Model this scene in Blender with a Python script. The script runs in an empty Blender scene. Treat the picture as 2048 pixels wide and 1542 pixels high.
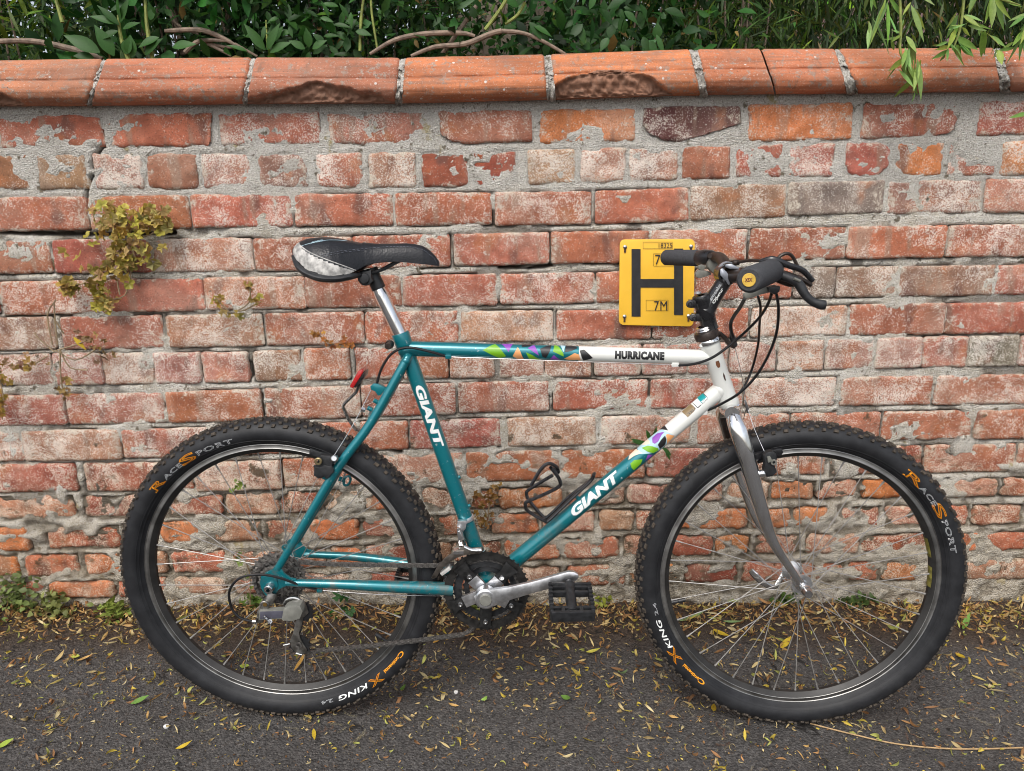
import bpy, bmesh, math, random
import numpy as np
from mathutils import Vector, Matrix
random.seed(7); rng = np.random.default_rng(7)
SC = bpy.context.scene
COL = SC.collection
# ---------------------------------------------------------------- camera, sky, sun, exposure
F_PX = 1450.0
PITCH, YAW, ROLL = math.radians(14), math.radians(1.15), math.radians(0.93)
CAM = Vector((0, -1.78, 1.095))
fwd = Vector((math.sin(YAW)*math.cos(PITCH), math.cos(YAW)*math.cos(PITCH), -math.sin(PITCH)))
r0 = Vector((math.cos(YAW), -math.sin(YAW), 0)); u0 = r0.cross(fwd)
rgt = math.cos(ROLL)*r0 - math.sin(ROLL)*u0; upv = rgt.cross(fwd)
cd = bpy.data.cameras.new('camera'); cam = bpy.data.objects.new('camera', cd); COL.objects.link(cam)
cam.matrix_world = Matrix(((rgt.x, upv.x, -fwd.x, CAM.x), (rgt.y, upv.y, -fwd.y, CAM.y), (rgt.z, upv.z, -fwd.z, CAM.z), (0, 0, 0, 1)))
cd.sensor_width = 36; cd.lens = F_PX/2048*36; cd.clip_start = .02; cd.clip_end = 500
SC.camera = cam
SUN_EL, SUN_AZ = math.radians(52), math.radians(200)       # azimuth from +Y, clockwise: behind the camera, a little left
w = bpy.data.worlds.new("World"); SC.world = w; w.use_nodes = True
nt = w.node_tree; nt.nodes.clear()
sky = nt.nodes.new('ShaderNodeTexSky'); sky.sky_type = 'NISHITA'; sky.sun_disc = False
sky.sun_elevation = SUN_EL; sky.sun_rotation = SUN_AZ; sky.air_density = 1.0; sky.dust_density = 4.0; sky.ozone_density = 1.0
hs = nt.nodes.new('ShaderNodeHueSaturation'); hs.inputs['Saturation'].default_value = .42
bg = nt.nodes.new('ShaderNodeBackground'); bg.inputs[1].default_value = .15
wo = nt.nodes.new('ShaderNodeOutputWorld')
nt.links.new(sky.outputs[0], hs.inputs['Color']); nt.links.new(hs.outputs[0], bg.inputs[0]); nt.links.new(bg.outputs[0], wo.inputs[0])
sl = bpy.data.lights.new('sun', 'SUN'); sl.energy = 1.2; sl.angle = math.radians(28); sl.color = (1, .96, .9)
sun = bpy.data.objects.new('sun', sl); COL.objects.link(sun)
sdir = Vector((math.sin(SUN_AZ)*math.cos(SUN_EL), math.cos(SUN_AZ)*math.cos(SUN_EL), math.sin(SUN_EL)))
sun.rotation_euler = sdir.to_track_quat('Z', 'Y').to_euler(); sun.location = sdir*10
vs = SC.view_settings; vs.view_transform = 'Standard'; vs.look = 'None'; vs.gamma = 1; vs.use_curve_mapping = False
vs.exposure = 0.38
SC.cycles.filter_width = 1.0
# ---------------------------------------------------------------- measuring helpers
def ray(px, py):
    px = float(px); py = float(py)
    return (fwd + (px-1024)/F_PX*rgt - (py-771)/F_PX*upv)
def W(px, py, y=0.0):                      # point on the upright plane Y=y (the wall face is Y=0)
    d = ray(px, py); return CAM + d*((float(y)-CAM.y)/d.y)
def project(p):
    d = Vector(p)-CAM; z = d.dot(fwd); return (1024+F_PX*d.dot(rgt)/z, 771-F_PX*d.dot(upv)/z)
RC = Vector((-.4607, -.384, .3534)); FC = Vector((.6198, -.4132, .3262))      # wheel centres
BN = Vector((.027, .999, -.026)).normalized()                                 # plane of the bicycle frame
def P(px, py, off=0.0):                    # point on the plane parallel to the frame, off metres nearer the road
    d = ray(px, py); return CAM + d*float((BN.dot(RC-CAM)-off)/BN.dot(d))
def GZ(x, y):                              # ground height
    return .002-.025*x + .034*np.exp(np.minimum(y, 0)/.085)
def G(px, py):                             # point on the ground
    d = ray(px, py); t = 1.5
    for _ in range(30):
        p = CAM+d*t; t = float(t+(p.z-GZ(p.x, p.y))/-d.z*.8)
    return CAM+d*t
# ---------------------------------------------------------------- noise
def _h(ix, iy, s):
    n = (ix.astype(np.int64)*374761393 + iy.astype(np.int64)*668265263 + s*1442695041) & 0xffffffff
    n = ((n ^ (n >> 13))*1274126177) & 0xffffffff
    return ((n ^ (n >> 16)) & 0xffff)/65535.0
def vn(x, y, s=0):
    x = np.asarray(x, float); y = np.asarray(y, float)
    ix = np.floor(x); iy = np.floor(y); fx = x-ix; fy = y-iy
    fx = fx*fx*(3-2*fx); fy = fy*fy*(3-2*fy)
    a = _h(ix, iy, s); b = _h(ix+1, iy, s); c = _h(ix, iy+1, s); d = _h(ix+1, iy+1, s)
    return (a+(b-a)*fx)*(1-fy)+(c+(d-c)*fx)*fy
def fbm(x, y, s=0, o=4):
    r = 0; a = .5; t = 0
    for i in range(o):
        r = r+a*vn(np.asarray(x)*2**i, np.asarray(y)*2**i, s+i*17); t += a; a *= .5
    return r/t
# ---------------------------------------------------------------- object helpers
WM = {}
def setp(o, label=None, cat=None, group=None, kind=None):
    for k, v in (('label', label), ('category', cat), ('group', group), ('kind', kind)):
        if v: o[k] = v
    return o
def empty(name, loc, label=None, cat=None, group=None):
    o = bpy.data.objects.new(name, None); COL.objects.link(o); o.location = loc; o.empty_display_size = .05
    WM[o.name] = Matrix.Translation(Vector(loc)); return setp(o, label, cat, group)
def link(name, me, mats, parent=None, local=None, loc=None, **kw):
    o = bpy.data.objects.new(name, me); COL.objects.link(o)
    for m in (mats if isinstance(mats, (list, tuple)) else [mats]):
        if m and m.name not in [x.name for x in me.materials if x]: me.materials.append(m)
    if parent is not None: o.parent = parent
    pm = WM[parent.name] if parent is not None else Matrix.Identity(4)
    if local is not None: o.matrix_local = local; WM[o.name] = pm @ local
    elif loc is not None:
        wm = Matrix.Translation(Vector(loc)); o.matrix_local = pm.inverted() @ wm; WM[o.name] = wm
    else: WM[o.name] = pm
    return setp(o, **kw)
def mesh_np(name, V, Fq, col=None, smooth=False, mi=None):
    me = bpy.data.meshes.new(name)
    V = np.asarray(V, np.float32); Fq = np.asarray(Fq, np.int32)
    me.vertices.add(len(V)); me.vertices.foreach_set('co', V.ravel())
    k = Fq.shape[1]
    me.loops.add(Fq.size); me.loops.foreach_set('vertex_index', Fq.ravel())
    me.polygons.add(len(Fq)); me.polygons.foreach_set('loop_start', np.arange(len(Fq), dtype=np.int32)*k)
    if smooth: me.polygons.foreach_set('use_smooth', np.ones(len(Fq), bool))
    if mi is not None: me.polygons.foreach_set('material_index', np.asarray(mi, np.int32))
    if col is not None:
        a = me.color_attributes.new('Col', 'FLOAT_COLOR', 'POINT')
        c = np.ones((len(V), 4), np.float32); c[:, :col.shape[1]] = col; a.data.foreach_set('color', c.ravel())
    me.update(calc_edges=True); return me
class MB:
    def __init__(s): s.v = []; s.f = []; s.m = []
    def add(s, vs, fs, mi=0):
        b = len(s.v); s.v += [tuple(x) for x in vs]; s.f += [tuple(i+b for i in f) for f in fs]; s.m += [mi]*len(fs); return s
    def tube(s, path, rad, n=14, mi=0, caps=True, smooth_path=0, squash=None):
        pts = [Vector(p) for p in path]
        rad = list(rad) if isinstance(rad, (list, tuple)) else [rad]*len(pts)
        if smooth_path and len(pts) > 2:
            q = []; rr = []; k = smooth_path
            for i in range(len(pts)-1):
                a = pts[max(i-1, 0)]; b = pts[i]; c = pts[i+1]; d = pts[min(i+2, len(pts)-1)]
                for j in range(k):
                    t = j/k
                    q.append(.5*((2*b)+(c-a)*t+(2*a-5*b+4*c-d)*t*t+(3*b-a-3*c+d)*t**3)); rr.append(rad[i]*(1-t)+rad[i+1]*t)
            q.append(pts[-1]); rr.append(rad[-1]); pts = q; rad = rr
        T = []
        for i in range(len(pts)):
            d = pts[min(i+1, len(pts)-1)]-pts[max(i-1, 0)]; T.append(d.normalized() if d.length > 1e-9 else Vector((0, 0, 1)))
        e = T[0].orthogonal().normalized(); vs = []; fs = []
        for i, (p, t) in enumerate(zip(pts, T)):
            e = (e-t*e.dot(t)).normalized(); g = t.cross(e)
            for k in range(n):
                a = 2*math.pi*k/n; d = e*math.cos(a)+g*math.sin(a)
                if squash: d = d + squash[0]*(d.dot(squash[0]))*(squash[1]-1)
                vs.append(p+d*rad[i])
        for i in range(len(pts)-1):
            for k in range(n):
                fs.append((i*n+k, i*n+(k+1) % n, (i+1)*n+(k+1) % n, (i+1)*n+k))
        if caps: fs.append(tuple(range(n-1, -1, -1))); fs.append(tuple(range((len(pts)-1)*n, len(pts)*n)))
        return s.add(vs, fs, mi)
    def lathe(s, c, ax, prof, n=32, mi=0, a0=0, a1=2*math.pi, ref=None):     # prof: (axial, radius)
        ax = Vector(ax).normalized(); e = ax.orthogonal().normalized() if ref is None else (Vector(ref)-ax*ax.dot(Vector(ref))).normalized()
        g = ax.cross(e); c = Vector(c); vs = []; fs = []; full = abs(a1-a0-2*math.pi) < 1e-6; m = n if full else n+1; L = len(prof)
        for k in range(m):
            a = a0+(a1-a0)*k/n; d = e*math.cos(a)+g*math.sin(a)
            vs += [c+ax*z+d*r for z, r in prof]
        for k in range(n):
            k2 = (k+1) % m
            for j in range(L-1): fs.append((k*L+j, k2*L+j, k2*L+j+1, k*L+j+1))
        return s.add(vs, fs, mi)
    def cyl(s, a, b, r, n=20, mi=0, bev=.15):
        a = Vector(a); b = Vector(b); L = (b-a).length; q = min(r*bev, L*.4)
        return s.lathe(a, b-a, [(0, 0), (0, r-q), (q, r), (L-q, r), (L, r-q), (L, 0)], n, mi)
    def box(s, c, ax, hs, mi=0, taper=1):
        c = Vector(c); X, Y, Z = [Vector(a) for a in ax]; vs = []
        for z in (-1, 1):
            k = 1 if z < 0 else taper
            for (x, y) in ((-1, -1), (1, -1), (1, 1), (-1, 1)): vs.append(c+X*x*hs[0]*k+Y*y*hs[1]*k+Z*z*hs[2])
        return s.add(vs, [(3, 2, 1, 0), (4, 5, 6, 7), (0, 1, 5, 4), (1, 2, 6, 5), (2, 3, 7, 6), (3, 0, 4, 7)], mi)
    def ball(s, c, r, n=12, mi=0):
        c = Vector(c); r = r if isinstance(r, (tuple, list)) else (r, r, r)
        vs = [c+Vector((0, 0, r[2]))]; fs = []; m = n//2
        for i in range(1, m):
            for k in range(n):
                a = math.pi*i/m; b = 2*math.pi*k/n; vs.append(c+Vector((r[0]*math.sin(a)*math.cos(b), r[1]*math.sin(a)*math.sin(b), r[2]*math.cos(a))))
        vs.append(c-Vector((0, 0, r[2])))
        for k in range(n): fs.append((0, 1+k, 1+(k+1) % n)); fs.append((len(vs)-1, 1+(m-2)*n+(k+1) % n, 1+(m-2)*n+k))
        for i in range(m-2):
            for k in range(n): fs.append((1+i*n+k, 1+(i+1)*n+k, 1+(i+1)*n+(k+1) % n, 1+i*n+(k+1) % n))
        return s.add(vs, fs, mi)
    def prism(s, poly, ext, mi=0):
        n = len(poly); ext = Vector(ext); a = [Vector(p) for p in poly]; b = [p+ext for p in a]
        return s.add(a+b, [tuple(range(n)), tuple(range(2*n-1, n-1, -1))]+[(i, i+n, (i+1) % n+n, (i+1) % n) for i in range(n)], mi)
    def plate(s, pxs, off, th, mi=0):        # flat plate outlined on the frame plane
        return s.prism([P(x, y, off) for x, y in pxs], BN*th, mi)
    def build(s, name, mats, parent=None, local_space=False, smooth=True, bev=0, loc=None, local=None, tri=False, **kw):
        me = bpy.data.meshes.new(name); pm = WM[parent.name] if parent is not None else Matrix.Identity(4)
        if loc is not None: inv = Matrix.Translation(Vector(loc)).inverted()
        else: inv = pm.inverted()
        if local_space: inv = Matrix.Identity(4)
        me.from_pydata([inv @ Vector(v) for v in s.v], [], s.f); me.validate(); 
        if len(me.polygons) == len(s.m): me.polygons.foreach_set('material_index', s.m)
        bm = bmesh.new(); bm.from_mesh(me); bmesh.ops.recalc_face_normals(bm, faces=bm.faces)
        if bev:
            es = [e for e in bm.edges if len(e.link_faces) == 2 and e.calc_face_angle(0) > math.radians(35)]
            bmesh.ops.bevel(bm, geom=es, offset=bev, segments=2, affect='EDGES', profile=.6, clamp_overlap=True)
        bm.to_mesh(me); bm.free()
        if smooth:
            me.polygons.foreach_set('use_smooth', [True]*len(me.polygons))
            try: me.set_sharp_from_angle(angle=math.radians(38))
            except Exception: pass
        return link(name, me, mats, parent, local=local, loc=loc, **kw)
# ---------------------------------------------------------------- materials
class NM:
    def __init__(s, name):
        s.m = bpy.data.materials.new(name); s.m.use_nodes = True; s.t = s.m.node_tree; s.b = s.t.nodes['Principled BSDF']; s.out = s.t.nodes['Material Output']
        s._pos = None
    def n(s, t, **k):
        x = s.t.nodes.new('ShaderNode'+t)
        for a, v in k.items(): setattr(x, a, v)
        return x
    def l(s, a, b): s.t.links.new(a, b)
    def inp(s, sock, v):
        if hasattr(v, 'is_output') or isinstance(v, bpy.types.NodeSocket): s.l(v, sock)
        elif v is not None:
            if sock.type == 'RGBA' and not isinstance(v, (int, float)): sock.default_value = (*v[:3], 1)
            else: sock.default_value = v
    def pos(s):
        if s._pos is None: s._pos = s.n('NewGeometry').outputs['Position']
        return s._pos
    def obj(s): return s.n('TexCoord').outputs['Object']
    def map(s, vec, scale=(1, 1, 1), rot=(0, 0, 0)):
        m = s.n('Mapping'); s.l(vec, m.inputs[0]); m.inputs['Scale'].default_value = scale; m.inputs['Rotation'].default_value = rot; return m.outputs[0]
    def noise(s, scale, detail=3, rough=.5, vec=None, out=0, dist=0):
        x = s.n('TexNoise'); s.inp(x.inputs['Vector'], vec if vec is not None else s.pos()); x.inputs['Scale'].default_value = scale
        x.inputs['Detail'].default_value = detail; x.inputs['Roughness'].default_value = rough; x.inputs['Distortion'].default_value = dist; return x.outputs[out]
    def vor(s, scale, vec=None, out=0, feature='F1'):
        x = s.n('TexVoronoi', feature=feature); s.inp(x.inputs['Vector'], vec if vec is not None else s.pos()); x.inputs['Scale'].default_value = scale; return x.outputs[out]
    def ramp(s, v, a, b, lo=0., hi=1.):
        x = s.n('MapRange'); x.interpolation_type = 'SMOOTHSTEP'; s.inp(x.inputs[0], v); s.inp(x.inputs[1], a); s.inp(x.inputs[2], b); s.inp(x.inputs[3], lo); s.inp(x.inputs[4], hi); return x.outputs[0]
    def math(s, op, a, b=None):
        x = s.n('Math', operation=op); s.inp(x.inputs[0], a); 
        if b is not None: s.inp(x.inputs[1], b)
        return x.outputs[0]
    def mix(s, f, a, b, mode='MIX'):
        x = s.n('Mix', data_type='RGBA', blend_type=mode); s.inp(x.inputs[0], f); s.inp(x.inputs[6], a); s.inp(x.inputs[7], b); return x.outputs[2]
    def attr(s, name='Col', out='Color'):
        return s.n('Attribute', attribute_name=name).outputs[out]
    def bump(s, h, strength=.5, dist=.002, normal=None):
        x = s.n('Bump'); x.inputs['Strength'].default_value = strength; x.inputs['Distance'].default_value = dist; s.l(h, x.inputs['Height'])
        if normal is not None: s.l(normal, x.inputs['Normal'])
        s.l(x.outputs[0], s.b.inputs['Normal']); return x.outputs[0]
    def set(s, **k):
        for a, v in k.items(): s.inp(s.b.inputs[{'base': 'Base Color', 'rough': 'Roughness', 'metal': 'Metallic', 'spec': 'Specular IOR Level', 'coat': 'Coat Weight', 'coatr': 'Coat Roughness', 'trans': 'Transmission Weight', 'sub': 'Subsurface Weight'}[a]], v)
        return s
def simple(name, base, rough=.5, metal=0, coat=0, var=.15, scale=60, bump=0, spec=.5):
    m = NM(name); nz = m.noise(scale, 4, .6, m.obj())
    c = m.mix(m.ramp(nz, .3, .7), [x*(1-var) for x in base], [min(1, x*(1+var)) for x in base])
    m.set(base=c, rough=m.ramp(nz, .2, .8, max(0, rough-.06), rough+.08), metal=metal, coat=coat, spec=spec)
    if coat: m.set(coatr=.06)
    if bump: m.bump(m.noise(scale*6, 3, .6, m.obj()), bump, .0006)
    return m.m
# brick: object colour = clay, alpha = amount of white bloom
m = NM('brick'); oi = m.n('ObjectInfo'); clay = oi.outputs['Color']; al = oi.outputs['Alpha']; rnd = oi.outputs['Random']
seed = m.n('VectorMath', operation='ADD'); m.l(m.pos(), seed.inputs[0]); cx = m.n('CombineXYZ'); m.l(m.math('MULTIPLY', rnd, 9.), cx.inputs[1]); m.l(cx.outputs[0], seed.inputs[1]); sp = seed.outputs[0]
c = m.mix(m.ramp(m.noise(26, 4, .6, sp), .3, .7), m.mix(1., clay, (.80, .78, .78), 'MULTIPLY'), m.mix(1., clay, (1.28, 1.26, 1.22), 'MULTIPLY'))
st = m.noise(1, 2, .5, m.map(sp, (26, 3, 5)))                                       # kiln bands across the stretcher
c = m.mix(m.ramp(st, .57, .66, 0, .55), c, (.30, .22, .165))
c = m.mix(m.ramp(m.noise(1, 2, .5, m.map(sp, (17, 8, 9))), .60, .70, 0, .75), c, (.155, .075, .06))
c = m.mix(m.ramp(m.noise(14, 3, .5, sp), .58, .72, 0, .5), c, (.50, .17, .06))
gr = m.noise(900, 2, .7); c = m.mix(1., c, m.mix(gr, (.72, .72, .72), (1.25, 1.25, 1.25)), 'MULTIPLY')
c = m.mix(m.ramp(m.noise(230, 3, .7), .645, .70, 0, .8), c, (.06, .04, .035))      # pits
# white bloom: fine specks whose density follows a broad patch
dens = m.math('ADD', m.math('MULTIPLY', al, .185), m.ramp(m.noise(13, 4, .6, sp), .35, .72, -.06, .085))
thr = m.math('SUBTRACT', .655, dens)
sk = m.math('ADD', m.math('MULTIPLY', m.noise(340, 2, .9), .80), m.math('MULTIPLY', m.noise(85, 3, .6), .20))
spk = m.ramp(sk, thr, m.math('ADD', thr, .012))
c = m.mix(m.math('MULTIPLY', spk, .85), c, m.mix(m.noise(60), (.70, .61, .52), (.90, .86, .79)))
blot = m.ramp(m.math('ADD', m.math('ADD', m.noise(34, 5, .7, sp), m.math('MULTIPLY', al, .10)), m.math('MULTIPLY', sk, .30)), .84, .90, 0, .8)
c = m.mix(blot, c, (.64, .59, .53))
gn = m.n('TexCoord').outputs['Generated']; gs = m.n('SeparateXYZ'); m.l(gn, gs.inputs[0])
ed = m.math('MAXIMUM', m.math('MULTIPLY', m.math('ABSOLUTE', m.math('SUBTRACT', gs.outputs[0], .5)), 1.92), m.math('MULTIPLY', m.math('ABSOLUTE', m.math('SUBTRACT', gs.outputs[2], .5)), 2.))
sm = m.math('ADD', m.math('MULTIPLY', ed, .30), m.math('ADD', m.math('MULTIPLY', m.noise(30, 5, .75), .75), m.math('MULTIPLY', sk, .35)))
c = m.mix(m.ramp(m.math('ADD', sm, m.math('MULTIPLY', al, .05)), .835, .925, 0, .85), c, m.mix(m.noise(120, 4, .7), (.42, .35, .26), (.76, .71, .62)))
c = m.mix(m.ramp(m.noise(6, 3, .6, sp), .45, .75, 0, .28), c, (.60, .46, .36))
# yellow-brown lichen and dark moss, more of it low on the wall
sx = m.n('SeparateXYZ'); m.l(m.pos(), sx.inputs[0])
low = m.ramp(sx.outputs[2], .95, .35, .015, .105)
c = m.mix(m.ramp(m.math('ADD', m.noise(17, 5, .7), low), .685, .75, 0, .9), c, m.mix(m.noise(200), (.05, .04, .025), (.12, .085, .05)))
c = m.mix(m.ramp(m.noise(9, 5, .7), .70, .75, 0, .6), c, (.36, .25, .07))
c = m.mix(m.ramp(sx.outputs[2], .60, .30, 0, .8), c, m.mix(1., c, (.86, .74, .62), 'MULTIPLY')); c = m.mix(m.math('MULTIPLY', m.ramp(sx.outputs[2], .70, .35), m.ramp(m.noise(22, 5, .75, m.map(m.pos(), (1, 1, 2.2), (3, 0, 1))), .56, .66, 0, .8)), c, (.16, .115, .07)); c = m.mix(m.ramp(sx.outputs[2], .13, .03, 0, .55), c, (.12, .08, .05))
c = m.mix(m.ramp(m.noise(330, 2, .85, m.map(m.pos(), (1, 1, 1), (1, 1, 3))), .59, .615, 0, .75), c, (.10, .055, .038))
m.set(base=c, rough=.92, spec=.25)
m.bump(m.math('ADD', m.math('MULTIPLY', m.noise(160, 5, .7), .7), m.math('MULTIPLY', spk, .25)), .8, .003)
M_BRICK = m.m
m = NM('lime_mortar'); sx = m.n('SeparateXYZ'); m.l(m.pos(), sx.inputs[0])
c = m.mix(m.ramp(m.noise(14, 5, .65), .35, .65), (.53, .47, .37), (.74, .70, .62))
c = m.mix(m.ramp(sx.outputs[2], 1.08, 1.16, 0, .75), c, m.mix(m.noise(45, 4, .6), (.48, .45, .40), (.74, .71, .65)))
c = m.mix(m.ramp(m.noise(350, 3, .75), .515, .55, 0, .8), c, (.86, .84, .80))
c = m.mix(m.ramp(m.noise(300, 2, .7, m.map(m.pos(), (1, 1, 1), (1, 2, 0))), .57, .63, 0, .7), c, (.22, .18, .13))
c = m.mix(m.ramp(m.noise(28, 5, .7), .58, .66, 0, .85), c, m.mix(m.noise(90), (.075, .062, .03), (.19, .14, .075)))
c = m.mix(m.ramp(m.noise(16, 4, .6, m.map(m.pos(), (1, 1, 1), (0, 1, 2))), .66, .73, 0, .7), c, (.42, .33, .11))
c = m.mix(m.ramp(m.noise(60, 4, .7, m.map(m.pos(), (1, 1, 1), (2, 0, 1))), .62, .70, 0, .6), c, (.14, .11, .07))
c = m.mix(m.ramp(m.attr('Col', 'Fac'), .1, .9, 0., .92), c, (.05, .037, .026))           # soil and moss in opened joints, with crevice and under-brick shade painted in
low = m.ramp(sx.outputs[2], .55, .12, 0, .5); c = m.mix(low, c, m.mix(m.ramp(m.noise(40, 5, .75), .38, .62), (.20, .15, .09), (.50, .42, .30)))
m.set(base=c, rough=.95, spec=.2); m.bump(m.math('ADD', m.noise(190, 5, .8), m.math('MULTIPLY', m.vor(300), .8)), 1., .006)
M_MORTAR = m.m
m = NM('terracotta'); oi = m.n('ObjectInfo'); sp = m.pos()
c = m.mix(m.ramp(m.noise(20, 4, .6, m.map(sp, (.25, 1, 1))), .3, .7), m.mix(1., oi.outputs['Color'], (.72, .66, .62), 'MULTIPLY'), m.mix(1., oi.outputs['Color'], (1.2, 1.15, 1.1), 'MULTIPLY'))
c = m.mix(m.ramp(m.noise(1, 3, .6, m.map(sp, (4, 60, 120))), .55, .68, 0, .55), c, (.20, .12, .085))
c = m.mix(m.ramp(m.noise(52, 6, .75), .545, .60, 0, .75), c, m.mix(m.noise(130), (.17, .145, .115), (.40, .36, .31)))
c = m.mix(m.ramp(m.noise(240, 3, .7), .63, .67, 0, .8), c, (.07, .045, .035))
c = m.mix(m.ramp(m.vor(30), .10, .08, 0, .85), c, (.68, .66, .62)); c = m.mix(m.ramp(m.noise(260, 3, .85), .60, .64, 0, .7), c, (.62, .52, .45))
c = m.mix(m.ramp(m.attr('Col', 'Fac'), .2, .8, 0, .9), c, m.mix(m.noise(90, 4, .7), (.15, .085, .055), (.36, .19, .125)))
nz = m.n('NewGeometry').outputs['Normal']; 
c = m.mix(m.ramp(m.noise(7, 5, .7), .45, .68, 0, .6), c, (.27, .15, .105)); c = m.mix(m.ramp(m.noise(1, 5, .7, m.map(sp, (38, 3, 14))), .56, .70, 0, .55), c, (.17, .11, .08))
m.set(base=c, rough=.8, spec=.35); m.bump(m.math('ADD', m.noise(130, 5, .7), m.math('MULTIPLY', m.noise(1, 3, .6, m.map(sp, (6, 90, 240))), .8)), .55, .0025)
M_TERRA = m.m
m = NM('asphalt'); ag = m.vor(190); agc = m.vor(170, None, 1); c = m.mix(m.ramp(m.noise(120, 4, .7), .3, .7), (.044, .042, .042), (.108, .104, .102))
c = m.mix(m.ramp(m.noise(3, 4, .6), .40, .7, 0, .5), c, (.045, .040, .037))
c = m.mix(m.ramp(m.noise(420, 2, .6), .66, .70, 0, .8), c, (.30, .28, .25)); c = m.mix(m.ramp(m.vor(60), .07, .05, 0, .7), c, (.36, .34, .31))
c = m.mix(m.ramp(m.noise(70, 4, .7, m.map(m.pos(), (1, 1, 1), (0, 0, 1))), .60, .68, 0, .5), c, (.085, .055, .035))
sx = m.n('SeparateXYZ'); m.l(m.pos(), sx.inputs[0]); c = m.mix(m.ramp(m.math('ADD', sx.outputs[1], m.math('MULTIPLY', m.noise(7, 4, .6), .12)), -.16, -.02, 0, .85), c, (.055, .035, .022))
c = m.mix(1., c, m.mix(.55, (1, 1, 1), m.mix(1., agc, (0, 0, 0), 'SATURATION'))if 0 else c, 'MIX')
bw = m.n('RGBToBW'); m.l(agc, bw.inputs[0]); c = m.mix(1., c, m.mix(bw.outputs[0], (.62, .62, .62), (1.45, 1.42, 1.38)), 'MULTIPLY')
ck = m.math('ABSOLUTE', m.math('SUBTRACT', m.noise(3.2, 4, .6, None, 0, .6), .5)); c = m.mix(m.math('MULTIPLY', m.ramp(ck, .006, .002), m.ramp(m.noise(4), .50, .58, 0, .85)), c, (.012, .010, .009))
m.set(base=c, rough=m.ramp(m.noise(150), .3, .7, .75, .95), spec=.4); m.bump(m.math('ADD', m.math('MULTIPLY', ag, -1.), m.noise(300, 4, .7)), 1., .004)
M_ASPH = m.m
def leafmat(name, tr=.25, rough=.5):
    m = NM(name); a = m.attr(); c = m.mix(m.noise(150, 3, .6), m.mix(1., a, (.52, .55, .50), 'MULTIPLY'), m.mix(1., a, (1.08, 1.08, 1.0), 'MULTIPLY'))
    m.set(base=c, rough=rough, spec=.35)
    tl = m.n('BsdfTranslucent'); m.l(c, tl.inputs[0]); ms = m.n('MixShader'); ms.inputs[0].default_value = tr
    m.l(m.b.outputs[0], ms.inputs[1]); m.l(tl.outputs[0], ms.inputs[2]); m.l(ms.outputs[0], m.out.inputs[0]); return m.m
M_LEAF = leafmat('leaf', .28, .48); M_LITTER = leafmat('dry_leaf', .1, .7)
m = NM('bark'); c = m.mix(m.noise(40, 5, .7, m.map(m.pos(), (1, 1, .3))), (.09, .07, .05), (.30, .25, .19)); m.set(base=c, rough=.9); m.bump(m.noise(60, 5, .7, m.map(m.pos(), (2, 2, .4))), 1., .012); M_BARK = m.m
M_STEM = simple('twig_bark', (.22, .165, .125), .8, var=.35, bump=.5)
M_GSTEM = simple('green_stem', (.22, .26, .06), .6, var=.3)
# bicycle materials
m = NM('teal_paint'); c = m.mix(m.noise(5, 2), (.0, .155, .19), (.0, .185, .22))
c = m.mix(m.ramp(m.noise(110, 4, .8), .655, .67, 0, .85), c, (.42, .52, .52)); c = m.mix(m.ramp(m.noise(35, 5, .75), .60, .72, 0, .45), c, (.05, .07, .06))
sx = m.n('SeparateXYZ'); m.l(m.pos(), sx.inputs[0]); c = m.mix(m.math('MULTIPLY', m.ramp(sx.outputs[2], .62, .30), m.ramp(m.noise(28, 5, .75), .48, .66, 0, .6)), c, (.16, .13, .10))
m.set(base=c, rough=.30, metal=.35, coat=.9, coatr=.07); m.bump(m.noise(600), .06, .0003); M_TEAL = m.m
m = NM('white_paint'); c = m.mix(m.noise(7, 3), (.68, .69, .65), (.78, .79, .76)); c = m.mix(m.ramp(m.noise(60, 4, .7), .64, .74, 0, .35), c, (.48, .42, .30)); m.set(base=c, rough=.3, coat=.7, coatr=.08); M_WHITE = m.m
m = NM('chrome'); nz = m.noise(1, 4, .6, m.map(m.obj(), (60, 60, 15))); m.set(base=m.mix(m.ramp(nz, .4, .8, 0, .6), (.93, .94, .95), (.52, .47, .43)), metal=1., rough=m.ramp(nz, .4, .75, .05, .20)); m.bump(m.noise(60, 3), .05, .001); M_CHROME = m.m
M_ALLOY = simple('brushed_alloy', (.76, .77, .79), .36, 1, var=.2, scale=45, bump=.15)
M_ALLOYD = simple('dull_alloy', (.30, .29, .27), .42, 1, var=.3, scale=70, bump=.2)
M_GREYP = simple('grey_resin', (.17, .17, .15), .5, 0, var=.2, scale=50)
M_RIM = simple('rim_alloy', (.33, .325, .315), .42, 1, var=.2, scale=30)
M_RIMIN = simple('rim_inner', (.022, .021, .02), .5, .1, var=.3, scale=30)
M_BLACK = simple('black_paint', (.012, .012, .014), .28, 0, coat=.4, var=.3)
M_BLKP = simple('black_plastic', (.018, .019, .021), .42, 0, var=.4, scale=90, bump=.3)
M_RUSTB = simple('worn_black', (.030, .021, .017), .38, .3, var=.5, scale=50, bump=.3)
M_FOAM = simple('grey_foam', (.062, .064, .070), .95, 0, var=.18, scale=300, bump=.8, spec=.2)
M_STEEL = simple('bright_steel', (.62, .62, .62), .22, 1, var=.15)
M_SPOKE = simple('spoke_steel', (.33, .32, .305), .35, .45, var=.2)
M_GREASE = simple('greasy_steel', (.20, .19, .18), .36, .75, var=.6, scale=160, bump=.5)
M_CABLE = simple('cable_housing', (.010, .010, .011), .35, 0, var=.2)
M_YEL = simple('yellow_enamel', (.90, .52, .045), .38, 0, coat=.3, var=.05, scale=14)
M_INK = simple('black_ink', (.022, .022, .024), .5, 0, var=.2)
M_RED = simple('red_reflector', (.42, .012, .015), .2, 0, coat=1, var=.3, scale=200)
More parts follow.
